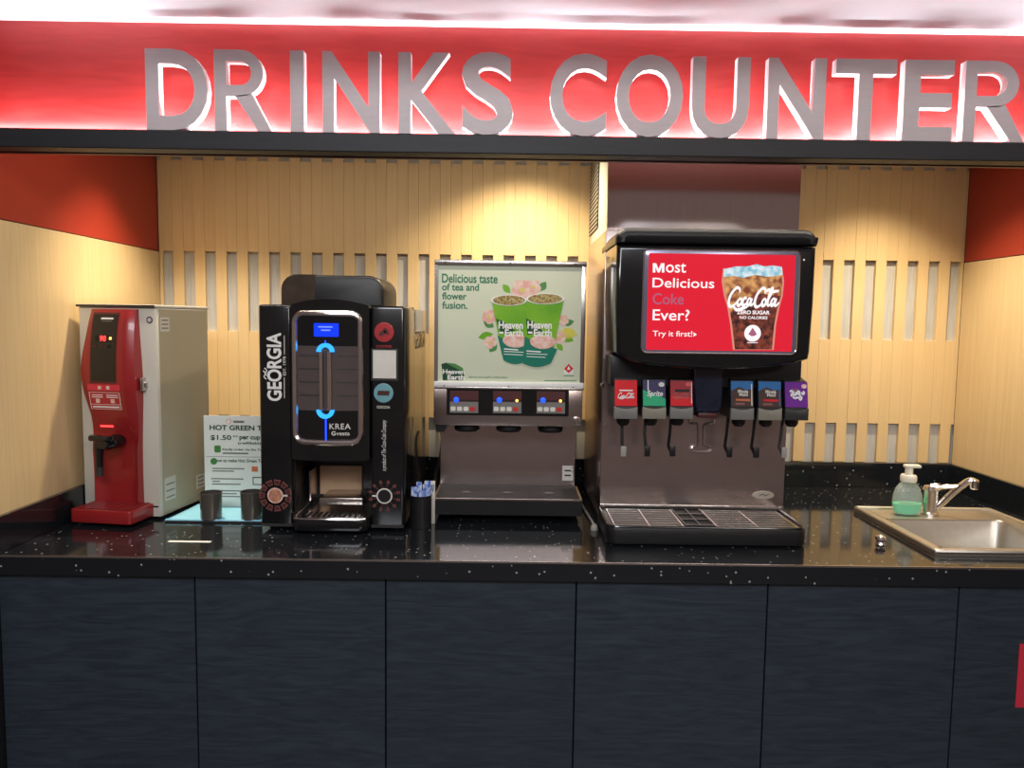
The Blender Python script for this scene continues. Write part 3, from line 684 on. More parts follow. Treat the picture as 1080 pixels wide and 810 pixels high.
def leaf(x, y, L, wd, an, mat, k=1):
    pts = []
    for i in range(9): t = i/8; pts.append((t*L, wd*math.sin(math.pi*t)))
    for i in range(7, 0, -1): t = i/8; pts.append((t*L, -wd*math.sin(math.pi*t)))
    a = math.radians(an); return pp('leaf_print', [(x+u*math.cos(a)-v*math.sin(a), y-u*math.sin(a)-v*math.cos(a)) for u, v in pts], mat, k)
def blossom(x, y, R_, k=1):
    for i in range(5):
        a = 2*math.pi*i/5+.3; pp('petal_print', [(x+R_*.5*math.cos(a)+R_*.5*math.cos(t*math.pi/5), y+R_*.5*math.sin(a)+R_*.5*math.sin(t*math.pi/5)) for t in range(10)], 'pink_print', k+.1*i)
    pp('petal_print', [(x+R_*.22*math.cos(t*math.pi/4), y+R_*.22*math.sin(t*math.pi/4)) for t in range(8)], 'yellow_print', k+.8)
for a in ((538, 309, 12, 3.4, 130, 'cup_green'), (569, 307, 12, 4, 55, 'mid_green'), (521, 345, 13, 4, 150, 'mid_green'), (520, 352, 16, 4, 195, 'cup_green'), (524, 362, 12, 4, 230, 'mid_green'),
          (593, 342, 13, 3.5, 15, 'mid_green'), (590, 350, 19, 6, -8, 'yellow_print'), (590, 354, 16, 4, -20, 'cup_green'), (587, 362, 10, 3, -50, 'cup_green'), (526, 332, 10, 3, 160, 'mid_green')): leaf(*a)
for a in ((551, 306, 12), (516, 334, 8), (517, 361, 7), (594, 338, 6), (590, 356, 7), (563, 303, 8)): blossom(*a, k=1.5)
def cup_art(x0, x1, yt, bx0, bx1, yb, k):
    L = lambda t: x0+(bx0-x0)*t
    Rr = lambda t: x1+(bx1-x1)*t
    sag = lambda t, a: [(L(t)+(Rr(t)-L(t))*u/10, yt+(yb-yt)*t+a*math.sin(math.pi*u/10)) for u in range(11)]
    pp('cup_print', sag(.0, 2)+sag(1., 4)[::-1], 'cup_green', k)
    mid = [(L(.50)+(Rr(.5)-L(.5))*u/10, yt+(yb-yt)*(.58+.20*(u/10)**.8)) for u in range(11)]
    pp('cup_print', mid+sag(1., 4)[::-1], 'cup_teal', k+.6)
    cx, cy_ = (L(.6)+Rr(.6))/2+3, yt+(yb-yt)*.63
    pp('cup_print', [(cx+min(14, (Rr(.6)-L(.6))*.46)*math.cos(t*math.pi/12)*(1 if math.cos(t*math.pi/12) < 0 else .93), cy_+1.5+(8.5 if math.sin(t*math.pi/12) > 0 else 6)*math.sin(t*math.pi/12)) for t in range(24)], 'pink_print', k+1.0)
    pp('cup_print', [(L(.33)+.6, yt+(yb-yt)*.30), (L(.33)+9, yt+(yb-yt)*.36), (L(.5)+19, yt+(yb-yt)*.50), (L(.55)+3, yt+(yb-yt)*.56)], 'logo_green', k+1.2)
    ty = yt+(yb-yt)*.30
    text('lettering', 'Heaven', frp(L(.4)+2.5, ty+3, L(.4)+28, ty+11, PY, .0004*(k+1.6)), 'white', po, .03)
    text('lettering', 'Earth', frp(L(.4)+9, ty+11.5, L(.4)+28, ty+19, PY, .0004*(k+1.6)), 'white', po, .03)
    pp('cup_print', [(L(.40)+3, ty+14), (L(.40)+7.5, ty+14), (L(.4)+7.5, ty+16), (L(.4)+3, ty+16)], 'white', k+1.6)
    for j, wd in enumerate((15, 22, 20)):
        yy = yt+(yb-yt)*(.80+.045*j); pp('print_line', [(L(.8)+3, yy), (L(.8)+3+wd, yy+1), (L(.8)+3+wd, yy+(2.2 if j == 0 else 1.7)), (L(.8)+3, yy+(1.2 if j == 0 else .7))], 'white', k+1.3)
    cx, rx = (x0+x1)/2, (x1-x0)/2
    for s, mt, kk in ((1.03, 'white', 1.7), (.93, 'drink', 2.2)): pp('cup_print', [(cx+rx*s*math.cos(t*math.pi/14), yt-.3+(5.6*s)*math.sin(t*math.pi/14)) for t in range(28)], mt, k+kk)
cup_art(518.5, 555, 317, 531, 557, 380, 3.2); cup_art(555.5, 594.5, 315.5, 551.5, 581, 383, 6.2)
pp('logo_print', [(465.5, 384), (470, 382.5), (480, 383.5), (488, 388), (490, 394), (488, 401), (467, 401), (466.5, 392)], 'logo_green', 1)
pp('logo_print', [(470, 382.6), (480, 383.6), (488, 388), (489.8, 393), (480, 388)], 'mid_green', 1.6)
text('lettering', 'Heaven', frp(467, 389.5, 490, 394.5, PY, .0009), 'white', po, .03)
text('lettering', 'Earth', frp(472, 395.3, 490, 400.5, PY, .0009), 'white', po, .03)
text('lettering', 'Serve yourself a little bliss', frp(494.5, 396.7, 535, 399.5, PY, .0004), 'pgreen', po, .01)
pp('logo_print', [(595, 394.5), (604.5, 394.5), (605, 390), (602, 384.8), (599.8, 383.2), (597.6, 384.8), (594.6, 390)], 'white', 1)
pp('logo_print', [(594.8, 389), (599.8, 383.4), (604.8, 389), (602.5, 391), (599.8, 393.5), (597, 391)], 'red_print', 1.6)
pp('logo_print', [(599.8, 386), (601.6, 390), (598, 390)], 'white', 2.2)
for x0, x1, y in ((574, 608, 401.0), (594.5, 605.5, 396)): pp('print_line', [(x0, y), (x1, y), (x1, y+.7), (x0, y+.7)], 'pgreen', 1)
# drip tray and stand
ht = obj('drip_tray', B().prism([(.358, .024), (.56, .024), (.56, .070), (.366, .070), (.358, .066)], HX0+.004, HX1, 'X', .002, 1), 'black_satin', he)
obj('tray_rim', B().box(HX0+.004, HX1, .358, .364, .068, .073).box(HX0+.004, HX0+.010, .362, .55, .068, .073).box(HX1-.006, HX1, .362, .55, .068, .073), 'steel_h', ht)
gr = obj('tray_grate', B().box(HX0+.012, HX1-.008, .366, .546, .0695, .0715), 'dark_steel', ht)
for xp in (492, 535, 579):
    xm = P(xp, 520, .46).x
    for k2, rd in enumerate((.020, .013)): obj('drain_ring', B().lathe([(rd, .0715+.0006*k2), (rd*.9, .0722+.0006*k2), (0, .0722+.0006*k2)], (xm, .45, 0), 22), ('dark', 'dgrey')[k2], gr)
for i in range(18): obj('grate_slot', B().box(HX0+.028+.0235*i, HX0+.034+.0235*i, .50, .54, .0715, .0721), 'dark', gr)
obj('stand', B().box(HX0+.030, HX1-.030, .44, .74, .004, .026, .004), 'black_satin', he)
for x in (HX0+.045, HX1-.045):
    for y in (.44, .72): obj('foot', B().lathe([(.022, 0), (.016, .012), (.02, .03)], (x, y, 0), 14), 'rubber', he)

# ------------------------------------------------------------------ soda dispenser
DX0, DX1, DY = 1.568, 2.118, .362
so = thing('soda_dispenser', 'large steel soda fountain with six valves and red video screen', 'soda dispenser', ((DX0+DX1)/2, .6, 0))
obj('case', B().box(DX0, DX1, DY+.004, .845, .012, .872, .003), 'steel', so)
for x in (DX0+.04, DX1-.04):
    for y in (.40, .80): obj('foot', B().lathe([(.02, .0008), (.022, .013)], (x, y, 0), 14), 'rubber', so)
sp_ = obj('splash_panel', B().box(DX0+.001, DX1-.001, DY-.002, DY+.004, .044, .50), 'steel', so)
obj('lower_rail', B().box(DX0+.001, DX1-.001, DY-.006, DY-.001, .046, .062, .0015), 'steel_h', so)
for x in (DX0+.012, DX1-.012):
    for z in (.055, .30): obj('screw', B().lathe([(.005, 0), (.0035, -.003), (0, -.0035)], (x, DY-.006 if z < .1 else DY-.002, z), 12, axis='Y'), 'chrome', sp_)
c = P(805, 522, DY-.002)
bd = obj('oval_badge', B().prism(ell(c.x, c.z, .032, .0125), DY-.0055, DY-.002, 'Y', .001, 1, True), 'badge', sp_)
b = B(); b.ribbon([(c.x-.014, c.z-.003), (c.x-.005, c.z+.003), (c.x+.005, c.z-.001), (c.x+.015, c.z+.004)], .002, lambda u, v: (u, DY-.0060, v)); obj('badge_mark', b, 'dgrey', bd, 0)
# head
HDY = .14
hz0, hz1 = .512, .852
hxa, hxb = 1.572, 2.089
bot = [(hxa+(hxb-hxa)*t/12, hz0-.030*math.sin(math.pi*t/12)**.7) for t in range(1, 12)]
poly = [(hxa+.004, hz0+.012)]+bot+[(hxb-.004, hz0), (hxb, hz0+.02), (hxb+.004, .66), (hxb+.004, .806), (hxa-.002, .806), (hxa-.002, .66)]
hd = obj('head', B().prism(poly, HDY, DY+.06, 'Y', .012, 4, True), 'black', so, 40)
obj('head_cap', B().prism(rr(hxa-.006, hxb+.008, .8085, hz1, (.003, .003, .036, .036), 8), HDY-.006, DY+.075, 'Y', .022, 6, True), 'black_grain', so)
fr0 = rect(677.5, 264.5, 841, 373, HDY)
bz = obj('screen_bezel', B().prism(rr(*fr0, .016), HDY-.006, HDY+.004, 'Y', .003, 2, True), 's_bezel', hd)
obj('bezel_lip', B().tube([(x, HDY-.0055, z) for x, z in rr(fr0[0]+.002, fr0[1]-.002, fr0[2]+.002, fr0[3]-.002, .015)], .0022, 6, True), 'chrome', bz)
SY = HDY-.0068
r = rect(683.5, 269, 836.5, 369.5, SY)
sn = obj('screen', B().prism(rr(*r, .004), SY, SY+.002), 's_red', bz)
def ss(pix, mat, k=1): return obj('screen_print', B().flat(pflat(pix, SY, .0004*k)), mat, sn, 0)
for s, x0, x1, y0, y1, mt in (('ost', 702.5, 723.5, 277.5, 287.5, 's_white'), ('Delicious', 688.5, 753, 293.5, 303.5, 's_white'), ('Coke', 688.5, 721, 309.5, 321, 's_dim'), ('Ever?', 688.5, 727, 326.5, 338, 's_white'), ('Try it first!', 688.5, 730, 349, 356.5, 's_white')):
    text('lettering', s, frp(x0, y0, x1, y1, SY, .0004), mt, sn, .008)
ss([(688.5, 287.4), (691.2, 287.4), (691.2, 281.6), (693.6, 287.4), (695.6, 287.4), (698, 281.6), (698, 287.4), (700.7, 287.4), (700.7, 277.6), (697.2, 277.6), (694.6, 283.8), (692, 277.6), (688.5, 277.6)], 's_white')
ss([(731.5, 350.5), (735, 352.8), (731.5, 355)], 's_white')
# the glass of cola on the screen
gl = [(762.5, 283), (761, 297), (763.5, 312), (767, 324), (770, 342), (773, 369), (816, 369), (818.5, 342), (822, 324), (825.5, 312), (827, 297), (825, 283)]
ss(gl, 's_glass', 1)
inn = [(764, 290), (763, 299), (765.5, 312), (769, 324), (772, 342), (775, 368.5), (814, 368.5), (816.5, 342), (820, 324), (823.5, 312), (825, 299), (824, 290)]
ss(inn, 's_cola', 2); ss([(764, 288), (763, 299), (765.5, 312), (769, 324), (770, 330), (781, 316), (800, 310), (823.5, 312), (825, 299), (824, 288)], 's_cola_top', 3)
ss([(763.3, 284), (763, 292), (773, 291), (784, 293), (796, 290), (810, 292), (825, 290), (824.5, 281.5), (815, 280), (806, 281), (798, 278.5), (788, 281), (776, 281)], 's_ice', 4)
r = rect(767, 303, 823, 326, SY); script_logo('lettering', r[0], r[1], r[2], r[3], SY-.0022, 's_white', sn, .40)
text('lettering', 'ZERO SUGAR', frp(777, 327.5, 811.5, 331.5, SY, .0022), 's_white', sn, .03)
text('lettering', 'NO CALORIES', frp(780, 333.5, 809, 336.5, SY, .0022), 's_white', sn, .02)
c = P(793.5, 351.5, SY); obj('screen_print', B().flat(pl(ell(c.x, c.z, .022, .022), SY-.0020)), 's_white', sn, 0)
ss([(793.5, 345.5), (798, 352.5), (795, 354.5), (792, 354.5), (789, 352.5)], 's_dim', 6); ss([(788, 361), (799, 361), (799, 361.8), (788, 361.8)], 's_white', 5)
c = P(848, 274, HDY); obj('status_light', B().lathe([(.0022, 0), (.0016, -.001), (0, -.0012)], (c.x, HDY, c.z), 10, axis='Y'), 's_white', hd)
# valve bank
obj('valve_mount', B().box(DX0+.006, DX1-.008, .245, DY, .425, .512, .006), 'black_satin', so)
ic = obj('ice_chute', B().prism([(1.812, .356), (1.878, .356), (1.884, .38), (1.886, .49), (1.798, .49), (1.804, .38)], .215, .30, 'Y', .012, 3), 'chute', so)
obj('chute_mouth', B().box(1.818, 1.872, .222, .30, .342, .357, .004), 'choc', ic)
b = B(); lx = P(739.5, 460, DY-.006)
cxx = lx.x
pth = [(-.036, .350), (-.036, .338), (-.012, .336), (-.008, .328), (-.008, .262), (-.026, .258), (-.030, .246), (-.022, .240), (.022, .240), (.030, .246), (.026, .258), (.008, .262), (.008, .328), (.012, .336), (.036, .338), (.036, .350)]
obj('ice_lever', B().tube([(cxx+x, DY-.010, .225+(z-.24)*.86) for x, z in pth], .0026, 8), 'chrome', so)
VAL = [(648, 672.5, 402, 441), (677.5, 702.5, 402, 441), (706.5, 731, 402.5, 441), (770.5, 795, 403, 442), (799.5, 824.5, 403.5, 442.5), (827.5, 852.5, 404, 442.5)]
VY = .215
LAB = ['red label with white script lettering', 'navy and green label', 'dark red label', 'blue and brown label with orange band', 'blue and brown label with red band', 'purple label with white bubble lettering']
for i, (xa, xb, ya, yb) in enumerate(VAL):
    X0, X1, Z0, Z1 = rect(xa, ya, xb, yb, VY)
    va = obj('valve', B().prism([(VY+.014, Z1+.004), (VY+.012, Z1-.03), (VY, Z0+.034), (VY, Z0), (DY-.002, Z0), (DY-.002, Z1+.010), (VY+.06, Z1+.014)], X0+.001, X1-.001, 'X', .0015, 1), 'black_satin' if i else 'dgrey', so)
    va['label'] = 'valve with '+LAB[i]
    zc = Z0+.030
    obj('valve_front', B().prism([(X0, Z0-.002), (X1, Z0-.002), (X1, zc+.002)]+[(X1+(X0-X1)*t/8, zc+.002-.006*math.sin(math.pi*t/8)) for t in range(1, 8)]+[(X0, zc+.002)], VY-.008, VY+.004, 'Y', .002, 2, True), 'warm_grey' if i in (1, 4) else ('dgrey' if i == 5 else 'grey'), va)
    # sloping label plate
    za, zb_ = zc+.004, Z1+.002; ya_, yb_ = VY-.0045, VY+.0085
    def lp(u, v, e=0., X0=X0, X1=X1, za=za, zb_=zb_): return (X0+.0015+(X1-X0-.003)*u, ya_+(yb_-ya_)*v-e, za+(zb_-za)*v)
    t = B(); A = [lp(0, 0), lp(1, 0), lp(1, 1), lp(0, 1)]; Bk = [(x, y+.004, z) for x, y, z in A]
    va_ = [t.bm.verts.new(q) for q in A]; vb_ = [t.bm.verts.new(q) for q in Bk]
    t.bm.faces.new(va_); t.bm.faces.new(vb_[::-1])
    for q in range(4): t.bm.faces.new((va_[(q+1) % 4], va_[q], vb_[q], vb_[(q+1) % 4]))
    bmesh.ops.recalc_face_normals(t.bm, faces=t.bm.faces[:])
    plate = obj('brand_label', t, ('v_red', 'v_navy', 'v_wine', 'v_blue', 'v_blue', 'v_purple')[i], va)
    def art(poly, mat, k=1): return obj('label_print', B().flat([lp(u, v, .0005*k) for u, v in poly]), mat, va, 0)
    def word(s, u0, u1, v0, v1, mat, k=2, bold=.02, shear=0): return text('lettering', s, lambda u, v: lp(u0+(u1-u0)*u, v0+(v1-v0)*v, .0005*k), mat, va, bold, shear)
    def script(u0, u1, v0, v1, mat, wd=.42):
        b = B()
        for st_ in SCRIPT: b.ribbon(st_, wd, lambda u, v: lp(u0+(u1-u0)*(u+.2*v)/10.4, v0+(v1-v0)*v/2.9, .001))
        return obj('lettering', b, mat, va, 0)
    circ = lambda cu, cv, ru: [(cu+ru*math.cos(t*math.pi/8), cv+ru*.72*math.sin(t*math.pi/8)) for t in range(16)]
    if i == 0: script(.12, .90, .28, .52, 'v_white'); art([(.2, .58), (.8, .58), (.8, .63), (.2, .63)], 'v_white')
    elif i == 1:
        art([(0, 0), (1, 0), (1, .28), (.55, .45), (0, .62)], 'v_green'); word('Sprite', .18, .88, .32, .60, 'v_white', shear=.2)
        art(circ(.82, .84, .13), 'paper', 2); art([(.2, .6), (.25, .6), (.25, 1), (.2, 1)], 'v_white')
    elif i == 2:
        art([(0, 0), (1, 0), (1, .30), (0, .42)], 'v_red'); script(.1, .86, .28, .52, 'red_badge'); art([(.2, .55), (.86, .55), (.86, .66), (.2, .66)], 'dark', 1)
        art(circ(.8, .86, .12), 'sticker_red', 2); art([(.93, .1), (.97, .1), (.97, .95), (.93, .95)], 'paper', 2)
    elif i in (3, 4):
        art([(0, 0), (1, 0), (1, .72), (.7, .66), (.35, .78), (0, .62)], 'v_brown'); word('Minute', .30, .76, .54, .68, 'paper', 3, .03); word('Maid', .36, .74, .42, .54, 'paper', 3, .03)
        art([(.2, .24), (.86, .22), (.86, .31), (.2, .31)], 'v_orange' if i == 3 else 'v_red', 2); art([(.9, .05), (.95, .05), (.95, .9), (.9, .9)], 'v_blue' if i == 4 else 'paper', 2)
        art([(.18, .08), (.6, .08), (.6, .16), (.18, .16)], 'choc_edge', 2)
    else:
        b = B()
        for st_ in ([(.2, .62), (.3, .66), (.32, .52), (.26, .46), (.28, .56)], [(.36, .64), (.38, .5), (.46, .5), (.48, .62)], [(.52, .5), (.56, .64), (.64, .6), (.60, .52), (.68, .5)], [(.72, .6), (.78, .52), (.84, .58), (.78, .64)], [(.32, .42), (.44, .36), (.56, .40), (.66, .30), (.72, .40), (.62, .44)]): b.ribbon(st_, .075, lambda u, v: lp(u, v, .0015))
        obj('label_print', b, 'v_white', va, 0)
        art(circ(.84, .84, .12), 'pink_print', 2); art([(.3, .66), (.6, .66), (.56, .74), (.34, .74)], 'choc_edge', 2)
    xm = (X0+X1)/2
    obj('nozzle', B().lathe([(.012, Z0-.026), (.018, Z0-.018), (.019, Z0)], (xm+(.006 if i > 2 else 0), VY+.045, 0), 18), 'black_satin', va)
    lx_ = X0+.016 + (.014 if i == 0 else .004 if i == 1 else 0)-(.006 if i in (3, 4) else 0)
    mt = 'black' if i in (2, 3, 4) else 'dgrey'
    lv = obj('lever', B().tube([(lx_, VY+.050, Z0), (lx_+(.002 if i < 1 else -.001), VY+.056, Z0-.05), (lx_+(.004 if i < 2 else -.003), VY+.062, Z0-.088), (lx_+.008, VY+.050, Z0-.112)], [.0046, .0044, .0046, .0066], 8), mt, va)
    obj('lever_pad', B().box(lx_-.002, lx_+.014, VY+.042, VY+.048, Z0-.116, Z0-.086, .002), 'tubing' if i in (0, 5) else 'black_satin', va)
c = P(638, 408, .30); obj('side_latch', B().lathe([(.008, 0), (.009, -.006), (.004, -.010), (0, -.010)], (DX0+.004, .36, c.z), 14, axis='X'), 'chrome', so)
# drip tray
ty0, ty1 = .143, DY-.006
tp_ = rr(DX0-.006, DX1-.010, ty0, ty1, (.030, .030, .004, .004), 7)
tr = obj('drip_tray', B().prism(tp_, .004, .050, 'Z', .004, 2), 'black_grain', so)
obj('tray_rim', B().tube([(x, y, .052) for x, y in rr(DX0-.002, DX1-.014, ty0+.004, ty1-.002, (.028, .028, .004, .004), 7)], .0040, 8, True), 'black', tr)
obj('tray_well', B().box(DX0+.014, DX1-.030, ty0+.018, ty1-.008, .0498, .0506), 'dark', tr)
for x0, x1, lab in ((DX0+.016, 1.775, 1), (1.865, DX1-.032, 1)):
    for j in range(8):
        yb_ = ty0+.021+.0245*j
        obj('grate_bar', B().box(x0, x1, yb_, yb_+.0032, .0505, .0525), 'steel_h', tr)
    for xx in (x0, (x0+x1)/2, x1-.003): obj('grate_bar', B().box(xx, xx+.003, ty0+.018, ty1-.012, .0505, .0522), 'steel_h', tr)
for j in range(3): obj('grate_bar', B().box(1.780, 1.860, ty0+.022+.06*j, ty0+.030+.06*j, .0505, .0545), 'dgrey', tr)
for xx in (1.778, 1.818, 1.859): obj('grate_bar', B().box(xx, xx+.004, ty0+.02, ty1-.012, .0505, .0547), 'dgrey', tr)

# ------------------------------------------------------------------ ice maker on top of the soda dispenser
IX0, IX1, IY = 1.577, 2.150, .418
im = thing('ice_maker', 'tall steel ice maker stacked on the soda dispenser, cut by the beam', 'ice maker', ((IX0+IX1)/2, .6, .872))
obj('front_panel', B().box(IX0, IX1, IY, IY+.012, .873, 1.290, .002), 'steel_mirror', im)
obj('case', B().box(IX0+.002, IX1-.002, IY+.0125, .93, .873, 1.290, .002), 'cream', im)
obj('grille_gap_shade', B().box(IX0-.001, IX0+.002, .655, .915, .915, 1.285), 'dark', im)  # dark sheet painted in for the shade inside the louvre slits
n = 26
for i in range(n):
    z = .922+i*.0142
    obj('louvre', B().prism([(IX0-.0008, z), (IX0-.0022, z-.001), (IX0-.0022, z-.0032), (IX0-.0008, z-.0036)], .66, .91), 'cream', im)

# ------------------------------------------------------------------ sink, tap, soap, small things
si = thing('sink', 'rectangular steel sink set into the black worktop at the right', 'sink', ((SX0+SX1)/2, .3, 0))
OX0, OX1, OY0, OY1 = 2.420, 2.862, .086, .552
rim = B()
for x0, x1, y0, y1 in ((OX0, SX0+.002, OY0, OY1), (SX1-.002, OX1, OY0, OY1), (SX0, SX1, OY0, SY0+.002), (SX0, SX1, SY1-.002, OY1)): rim.box(x0, x1, y0, y1, .0005, .012)
bmesh.ops.remove_doubles(rim.bm, verts=rim.bm.verts[:], dist=1e-5)
obj('rim', rim, 'sink', si)
obj('rim_bead', B().tube([(x, y, .0125) for x, y in rr(OX0+.005, OX1-.005, OY0+.005, OY1-.005, .004, 2)], .0075, 10, True), 'sink', si)
bs = B(); zb0 = -.155; poly_t = rr(SX0+.003, SX1-.003, SY0+.003, SY1-.003, .030); poly_b = rr(SX0+.012, SX1-.012, SY0+.012, SY1-.012, .030)
A = [bs.bm.verts.new((x, y, .0122)) for x, y in rr(SX0-.001, SX1+.001, SY0-.001, SY1+.001, .030)]; T = [bs.bm.verts.new((x, y, .006)) for x, y in poly_t]; Bt = [bs.bm.verts.new((x, y, zb0)) for x, y in poly_b]
n = len(T)
for ra, rb in ((A, T), (T, Bt)):
    for i in range(n): bs.bm.faces.new((ra[i], ra[(i+1) % n], rb[(i+1) % n], rb[i]))
bs.bm.faces.new(Bt)
obj('basin', bs, 'sink', si, 50)
obj('drain', B().lathe([(.040, zb0+.0005), (.038, zb0+.003), (.02, zb0+.001), (0, zb0+.001)], ((SX0+SX1)/2, (SY0+SY1)/2, 0), 24), 'chrome', si)

fx, fy = 2.627, .482
fa = thing('tap', 'chrome single-lever mixer tap on the back edge of the sink', 'tap', (fx, fy, .0122))
obj('base', B().lathe([(.026, .0122), (.026, .018), (.0225, .022), (.0225, .085), (.024, .092), (.019, .103), (0, .106)], (fx, fy, 0), 24), 'chrome', fa)
d = Vector((.86, -.50, 0)).normalized()
sp0 = Vector((fx, fy, .030)); tip = sp0 + d*.116 + Vector((0, 0, .098))
pth = [sp0, sp0+d*.02+Vector((0, 0, .008)), sp0+d*.060+Vector((0, 0, .058)), sp0+d*.092+Vector((0, 0, .094)), sp0+d*.108+Vector((0, 0, .103)), tip]
so_ = obj('spout', B().tube(catmull([tuple(q) for q in pth], 5), .0105, 12), 'chrome', fa)
obj('aerator', B().lathe([(.0105, tip.z-.020), (.0125, tip.z-.018), (.0125, tip.z+.006), (.009, tip.z+.010)], (tip.x, tip.y, 0), 16), 'chrome', so_)
lv = [Vector((fx, fy, .100)), Vector((fx, fy, .104))+d*.03, Vector((fx, fy, .108))+d*.062, Vector((fx, fy, .116))+d*.092]
obj('lever', B().tube(catmull([tuple(q) for q in lv], 4), [.012]*4+[.0075]*9, 10), 'chrome', fa)

sx_, sy_ = 2.553, .478
sb = thing('soap_bottle', 'clear soap bottle with green liquid and white foam pump by the sink', 'soap bottle', (sx_, sy_, .0122))
z0 = .0122
pr_ = [(.032, 0), (.040, .004), (.0445, .018), (.0470, .040), (.045, .062), (.037, .085), (.026, .100), (.019, .107), (.0175, .112)]
obj('bottle', B().lathe([(r, z+z0) for r, z in pr_], (sx_, sy_, 0), 32, 1, .62), 'pet', sb, 60)
obj('liquid', B().lathe([(.030, .003+z0), (.038, .006+z0), (.0425, .019+z0), (.0448, .036+z0), (0, .036+z0)], (sx_, sy_, 0), 32, 1, .60), 'soap', sb)
pu = obj('pump', B().lathe([(.0215, .104+z0), (.024, .107+z0), (.024, .122+z0), (.0215, .127+z0), (.012, .129+z0), (.0115, .150+z0)], (sx_, sy_, 0), 24), 'pump', sb)
obj('pump_head', B().prism(rr(sx_-.015, sx_+.034, .149+z0, .159+z0, (.002, .003, .004, .005)), sy_-.011, sy_+.011, 'Y', .003), 'pump', pu)
kb = obj('metal_knob', B().lathe([(.010, 0), (.013, .002), (.011, .006), (.010, .010), (.0145, .016), (.0125, .024), (.006, .028), (0, .029)], (2.325, .185, 0), 20), 'chrome', None)
tag(kb, 'small shiny metal plug on the worktop left of the sink', 'plug')

# blue tray with two cups and the menu card
ty = obj('serving_tray', B().prism([(.285, .322), (.588, .322), (.588, .508), (.306, .508)], 0.0005, .007, 'Z', .0015, 1), 'tray_blue', None); OFF[ty] = Vector((0, 0, -H))
tag(ty, 'flat light blue tray beside the tea boiler holding two dark cups', 'tray')
obj('tray_lip', B().tube([(x, y, .007) for x, y in ((.288, .325), (.586, .325), (.586, .505), (.308, .505))], .0028, 6, True), 'tray_blue', ty)
obj('tray_edge', B().box(.287, .588, .3205, .3222, .0005, .0055), 'dgrey', ty)
def cup(x, y, rad, h, lab):
    t = thing('cup', lab, 'cup', (x, y, .0072), 'dark cups on the blue tray')
    obj('cup_wall', B().lathe([(0, .0074), (rad*.93, .0074), (rad*.95, .012), (rad, h*.9), (rad*1.01, h), (rad*.94, h), (rad*.9, .016), (0, .014)], (x, y, 0), 28), 'cup_dark', t)
    obj('rim', B().tube([(x+rad*.975*math.cos(a*math.pi/14), y+rad*.975*math.sin(a*math.pi/14), h) for a in range(28)], .0016, 6, True), 'dgrey', t)
cup(.413, .345, .0315, .085, 'dark grey cup on the blue tray nearer the tea boiler')
cup(.531, .350, .0315, .088, 'dark grey cup on the blue tray next to the coffee machine')
MY = .484
mc = thing('menu_card', 'white hot green tea price card standing behind the two cups', 'card', (.47, MY, .0072))
x0, x1 = P(215.5, 480, MY).x, .575; zt = P(245, 438.5, MY).z
obj('card', B().box(x0, x1, MY, MY+.003, .0075, zt), 'card', mc)
obj('card_foot', B().box(x0, x1, MY+.003, MY+.020, .0075, .0105), 'acrylic', mc)
def ct(s, a, b_, c_, d_, mat='logo_green', bold=.02): text('lettering', s, frp(a, b_, c_, d_, MY, .0005), mat, mc, bold)
def cl(a, b_, c_, d_, mat, e=.0006): r = rect(a, b_, c_, d_, MY); return obj('print_mark', B().box(r[0], r[1], MY-e, MY, r[2], r[3]), mat, mc)
ct('HOT GREEN TEA', 221, 448.5, 287, 454, bold=.03); ct('$1.50', 222, 458.8, 244, 464.8, bold=.02); ct('++', 245.5, 459, 251, 461.2); ct('per cup', 252.5, 460, 274.5, 465, bold=.03); ct('(refillable)', 251, 466, 279, 469.5)
c = P(241, 444.5, MY); obj('print_mark', B().ribbon(ell(c.x, c.z, .0075, .0075, 12), .0026, lambda u, v: (u, MY-.0006, v), True), 'pink_print', mc, 0)
cl(246, 443.6, 257.5, 446, 'grey')
c = P(229.5, 473.5, MY); obj('print_mark', B().prism(rr(c.x-.010, c.x+.010, c.z-.011, c.z+.011, .004), MY-.0006, MY), 'mid_green', mc)
c = P(225.5, 486.5, MY); obj('print_mark', B().lathe([(.0105, 0), (.0105, -.0006), (0, -.0006)], (c.x, MY, c.z), 20, axis='Y'), 'mid_green', mc)
ct('Kindly order via the Tablet', 234.5, 473, 283, 476); cl(235, 477.3, 262, 478.9, 'grey'); cl(217.5, 481.6, 280, 482.0, 'grey')
ct('How to make Hot Green Tea', 225.5, 484, 279, 487.6)
for a, b_, c_ in ((224, 493.6, 258), (224, 496.2, 247), (222.5, 504.4, 257), (224, 507, 232), (223.5, 510, 254), (223, 517, 255), (224, 520, 250), (224, 523, 256)): cl(a, b_, c_, b_+1.2, 'grey')
cl(265.5, 492, 272, 497.5, 'v_orange'); cl(266.5, 503, 278, 511.5, 'choc'); cl(267.5, 504, 277, 510.5, 'card', .0010)

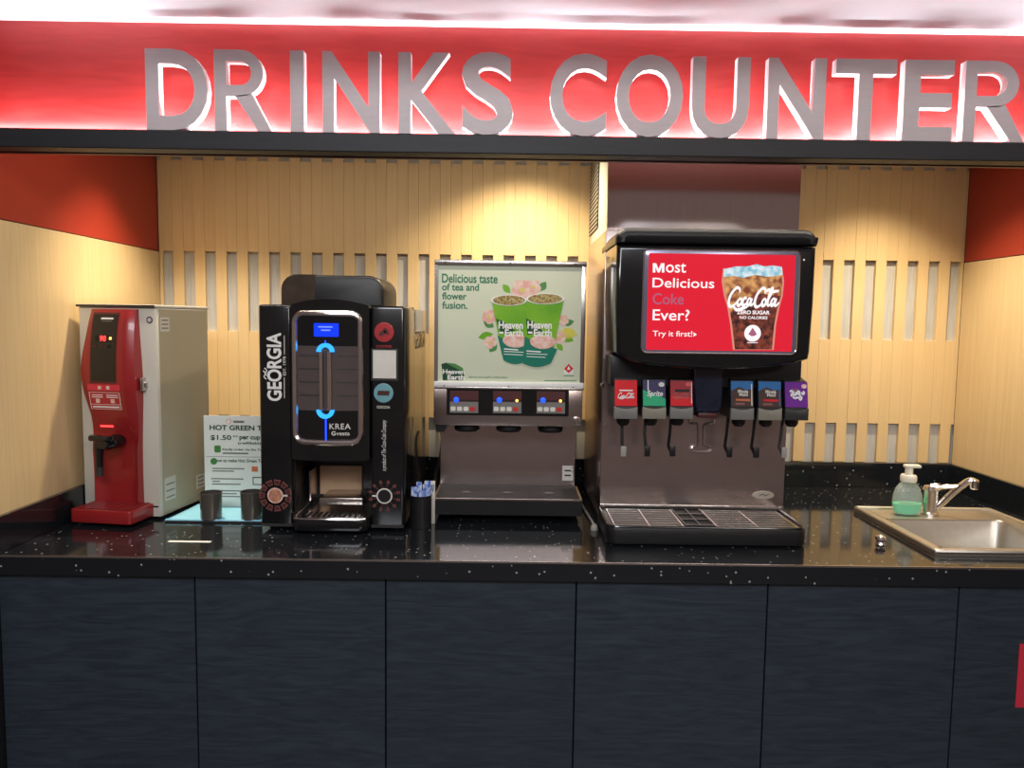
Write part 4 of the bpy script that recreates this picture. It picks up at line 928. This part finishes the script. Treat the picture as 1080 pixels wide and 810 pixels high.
hl = thing('straw_holder', 'black round straw holder between the coffee machine and tea dispenser', 'holder', (1.040, .305, 0))
obj('holder_wall', B().lathe([(.031, .0005), (.031, .094), (.028, .094), (.028, .006), (0, .005)], (1.040, .305, 0), 28), 'black_satin', hl)
obj('holder_rim', B().tube([(1.040+.0298*math.cos(a*math.pi/14), .305+.0298*math.sin(a*math.pi/14), .0945) for a in range(28)], .002, 6, True), 'black', hl)
def fork(i, x, y, h, lean, lab):
    t = obj('wrapped_straw', B().prism(rr(x-.0078, x+.0078, .010, h-.004, .004, 3), y-.0026, y+.0026, 'Y', .0008, 1).box(x-.0078, x+.0078, y-.0008, y+.0008, h-.006, h+.004), 'straw_blue', None)
    tag(t, lab, 'straw', 'blue wrapped straws in the black holder')
SL = ['leftmost blue and white wrapped straw in the black holder', 'second blue and white wrapped straw from the coffee machine', 'short blue wrapped straw in the middle of the black holder', 'wrapped straw leaning towards the tea dispenser, in the black holder', 'tallest wrapped straw in the black holder beside the tea dispenser']
for i, (x, y, h) in enumerate(((1.0205, .300, .116), (1.0335, .314, .128), (1.043, .296, .106), (1.0515, .316, .120), (1.0605, .302, .134))): fork(i, x, y, h, 0, SL[i])
bx = obj('wrapper_box', B().box(1.046, 1.077, .338, .354, .0005, .127, .001), 'paper', None)
OFF[bx] = Vector((0, 0, -H))
for q in range(5): obj('blue_print', B().prism([(1.050+.005*q, .098+.003*(q % 2)), (1.053+.005*q, .098+.003*(q % 2)), (1.055+.005*q, .120), (1.0525+.005*q, .120)], .3374, .338), 'v_blue', bx)
tag(bx, 'small white carton with blue print just behind the straw holder', 'carton')
cb = obj('power_cord', B().tube(catmull([(1.043, .915, .19), (1.048, .88, .16), (1.043, .86, .10), (1.030, .84, .04), (1.032, .80, .0065), (1.05, .74, .006), (1.03, .70, .006)], 8), .0055, 8), 'cable', None)
tag(cb, 'black power cord hanging behind the coffee machine', 'cord')
tu = thing('drain_tube', 'thin clear tube running along the worktop beside the soda dispenser', 'tube', (1.545, .7, 0))
obj('tube_run', B().tube(catmull([(1.527, .900, .10), (1.525, .80, .05), (1.527, .77, .012), (1.533, .66, .0052), (1.540, .50, .0050), (1.548, .36, .0050), (1.546, .30, .0055)], 8), .0042, 8), 'tubing', tu)
obj('tube_clip', B().lathe([(.017, .0005), (.015, .006), (.008, .014), (.005, .022)], (1.527, .775, 0), 16), 'paper', tu)
obj('tube_end', B().lathe([(.011, .0005), (.010, .012), (.006, .018)], (1.546, .295, 0), 14), 'tubing', tu)
sl = obj('white_strip', B().box(.383, .497, .126, .138, .0002, .0010), 'white', None); tag(sl, 'narrow white strip on the worktop before the blue tray', 'sticker')  # thin white box lying on the worktop
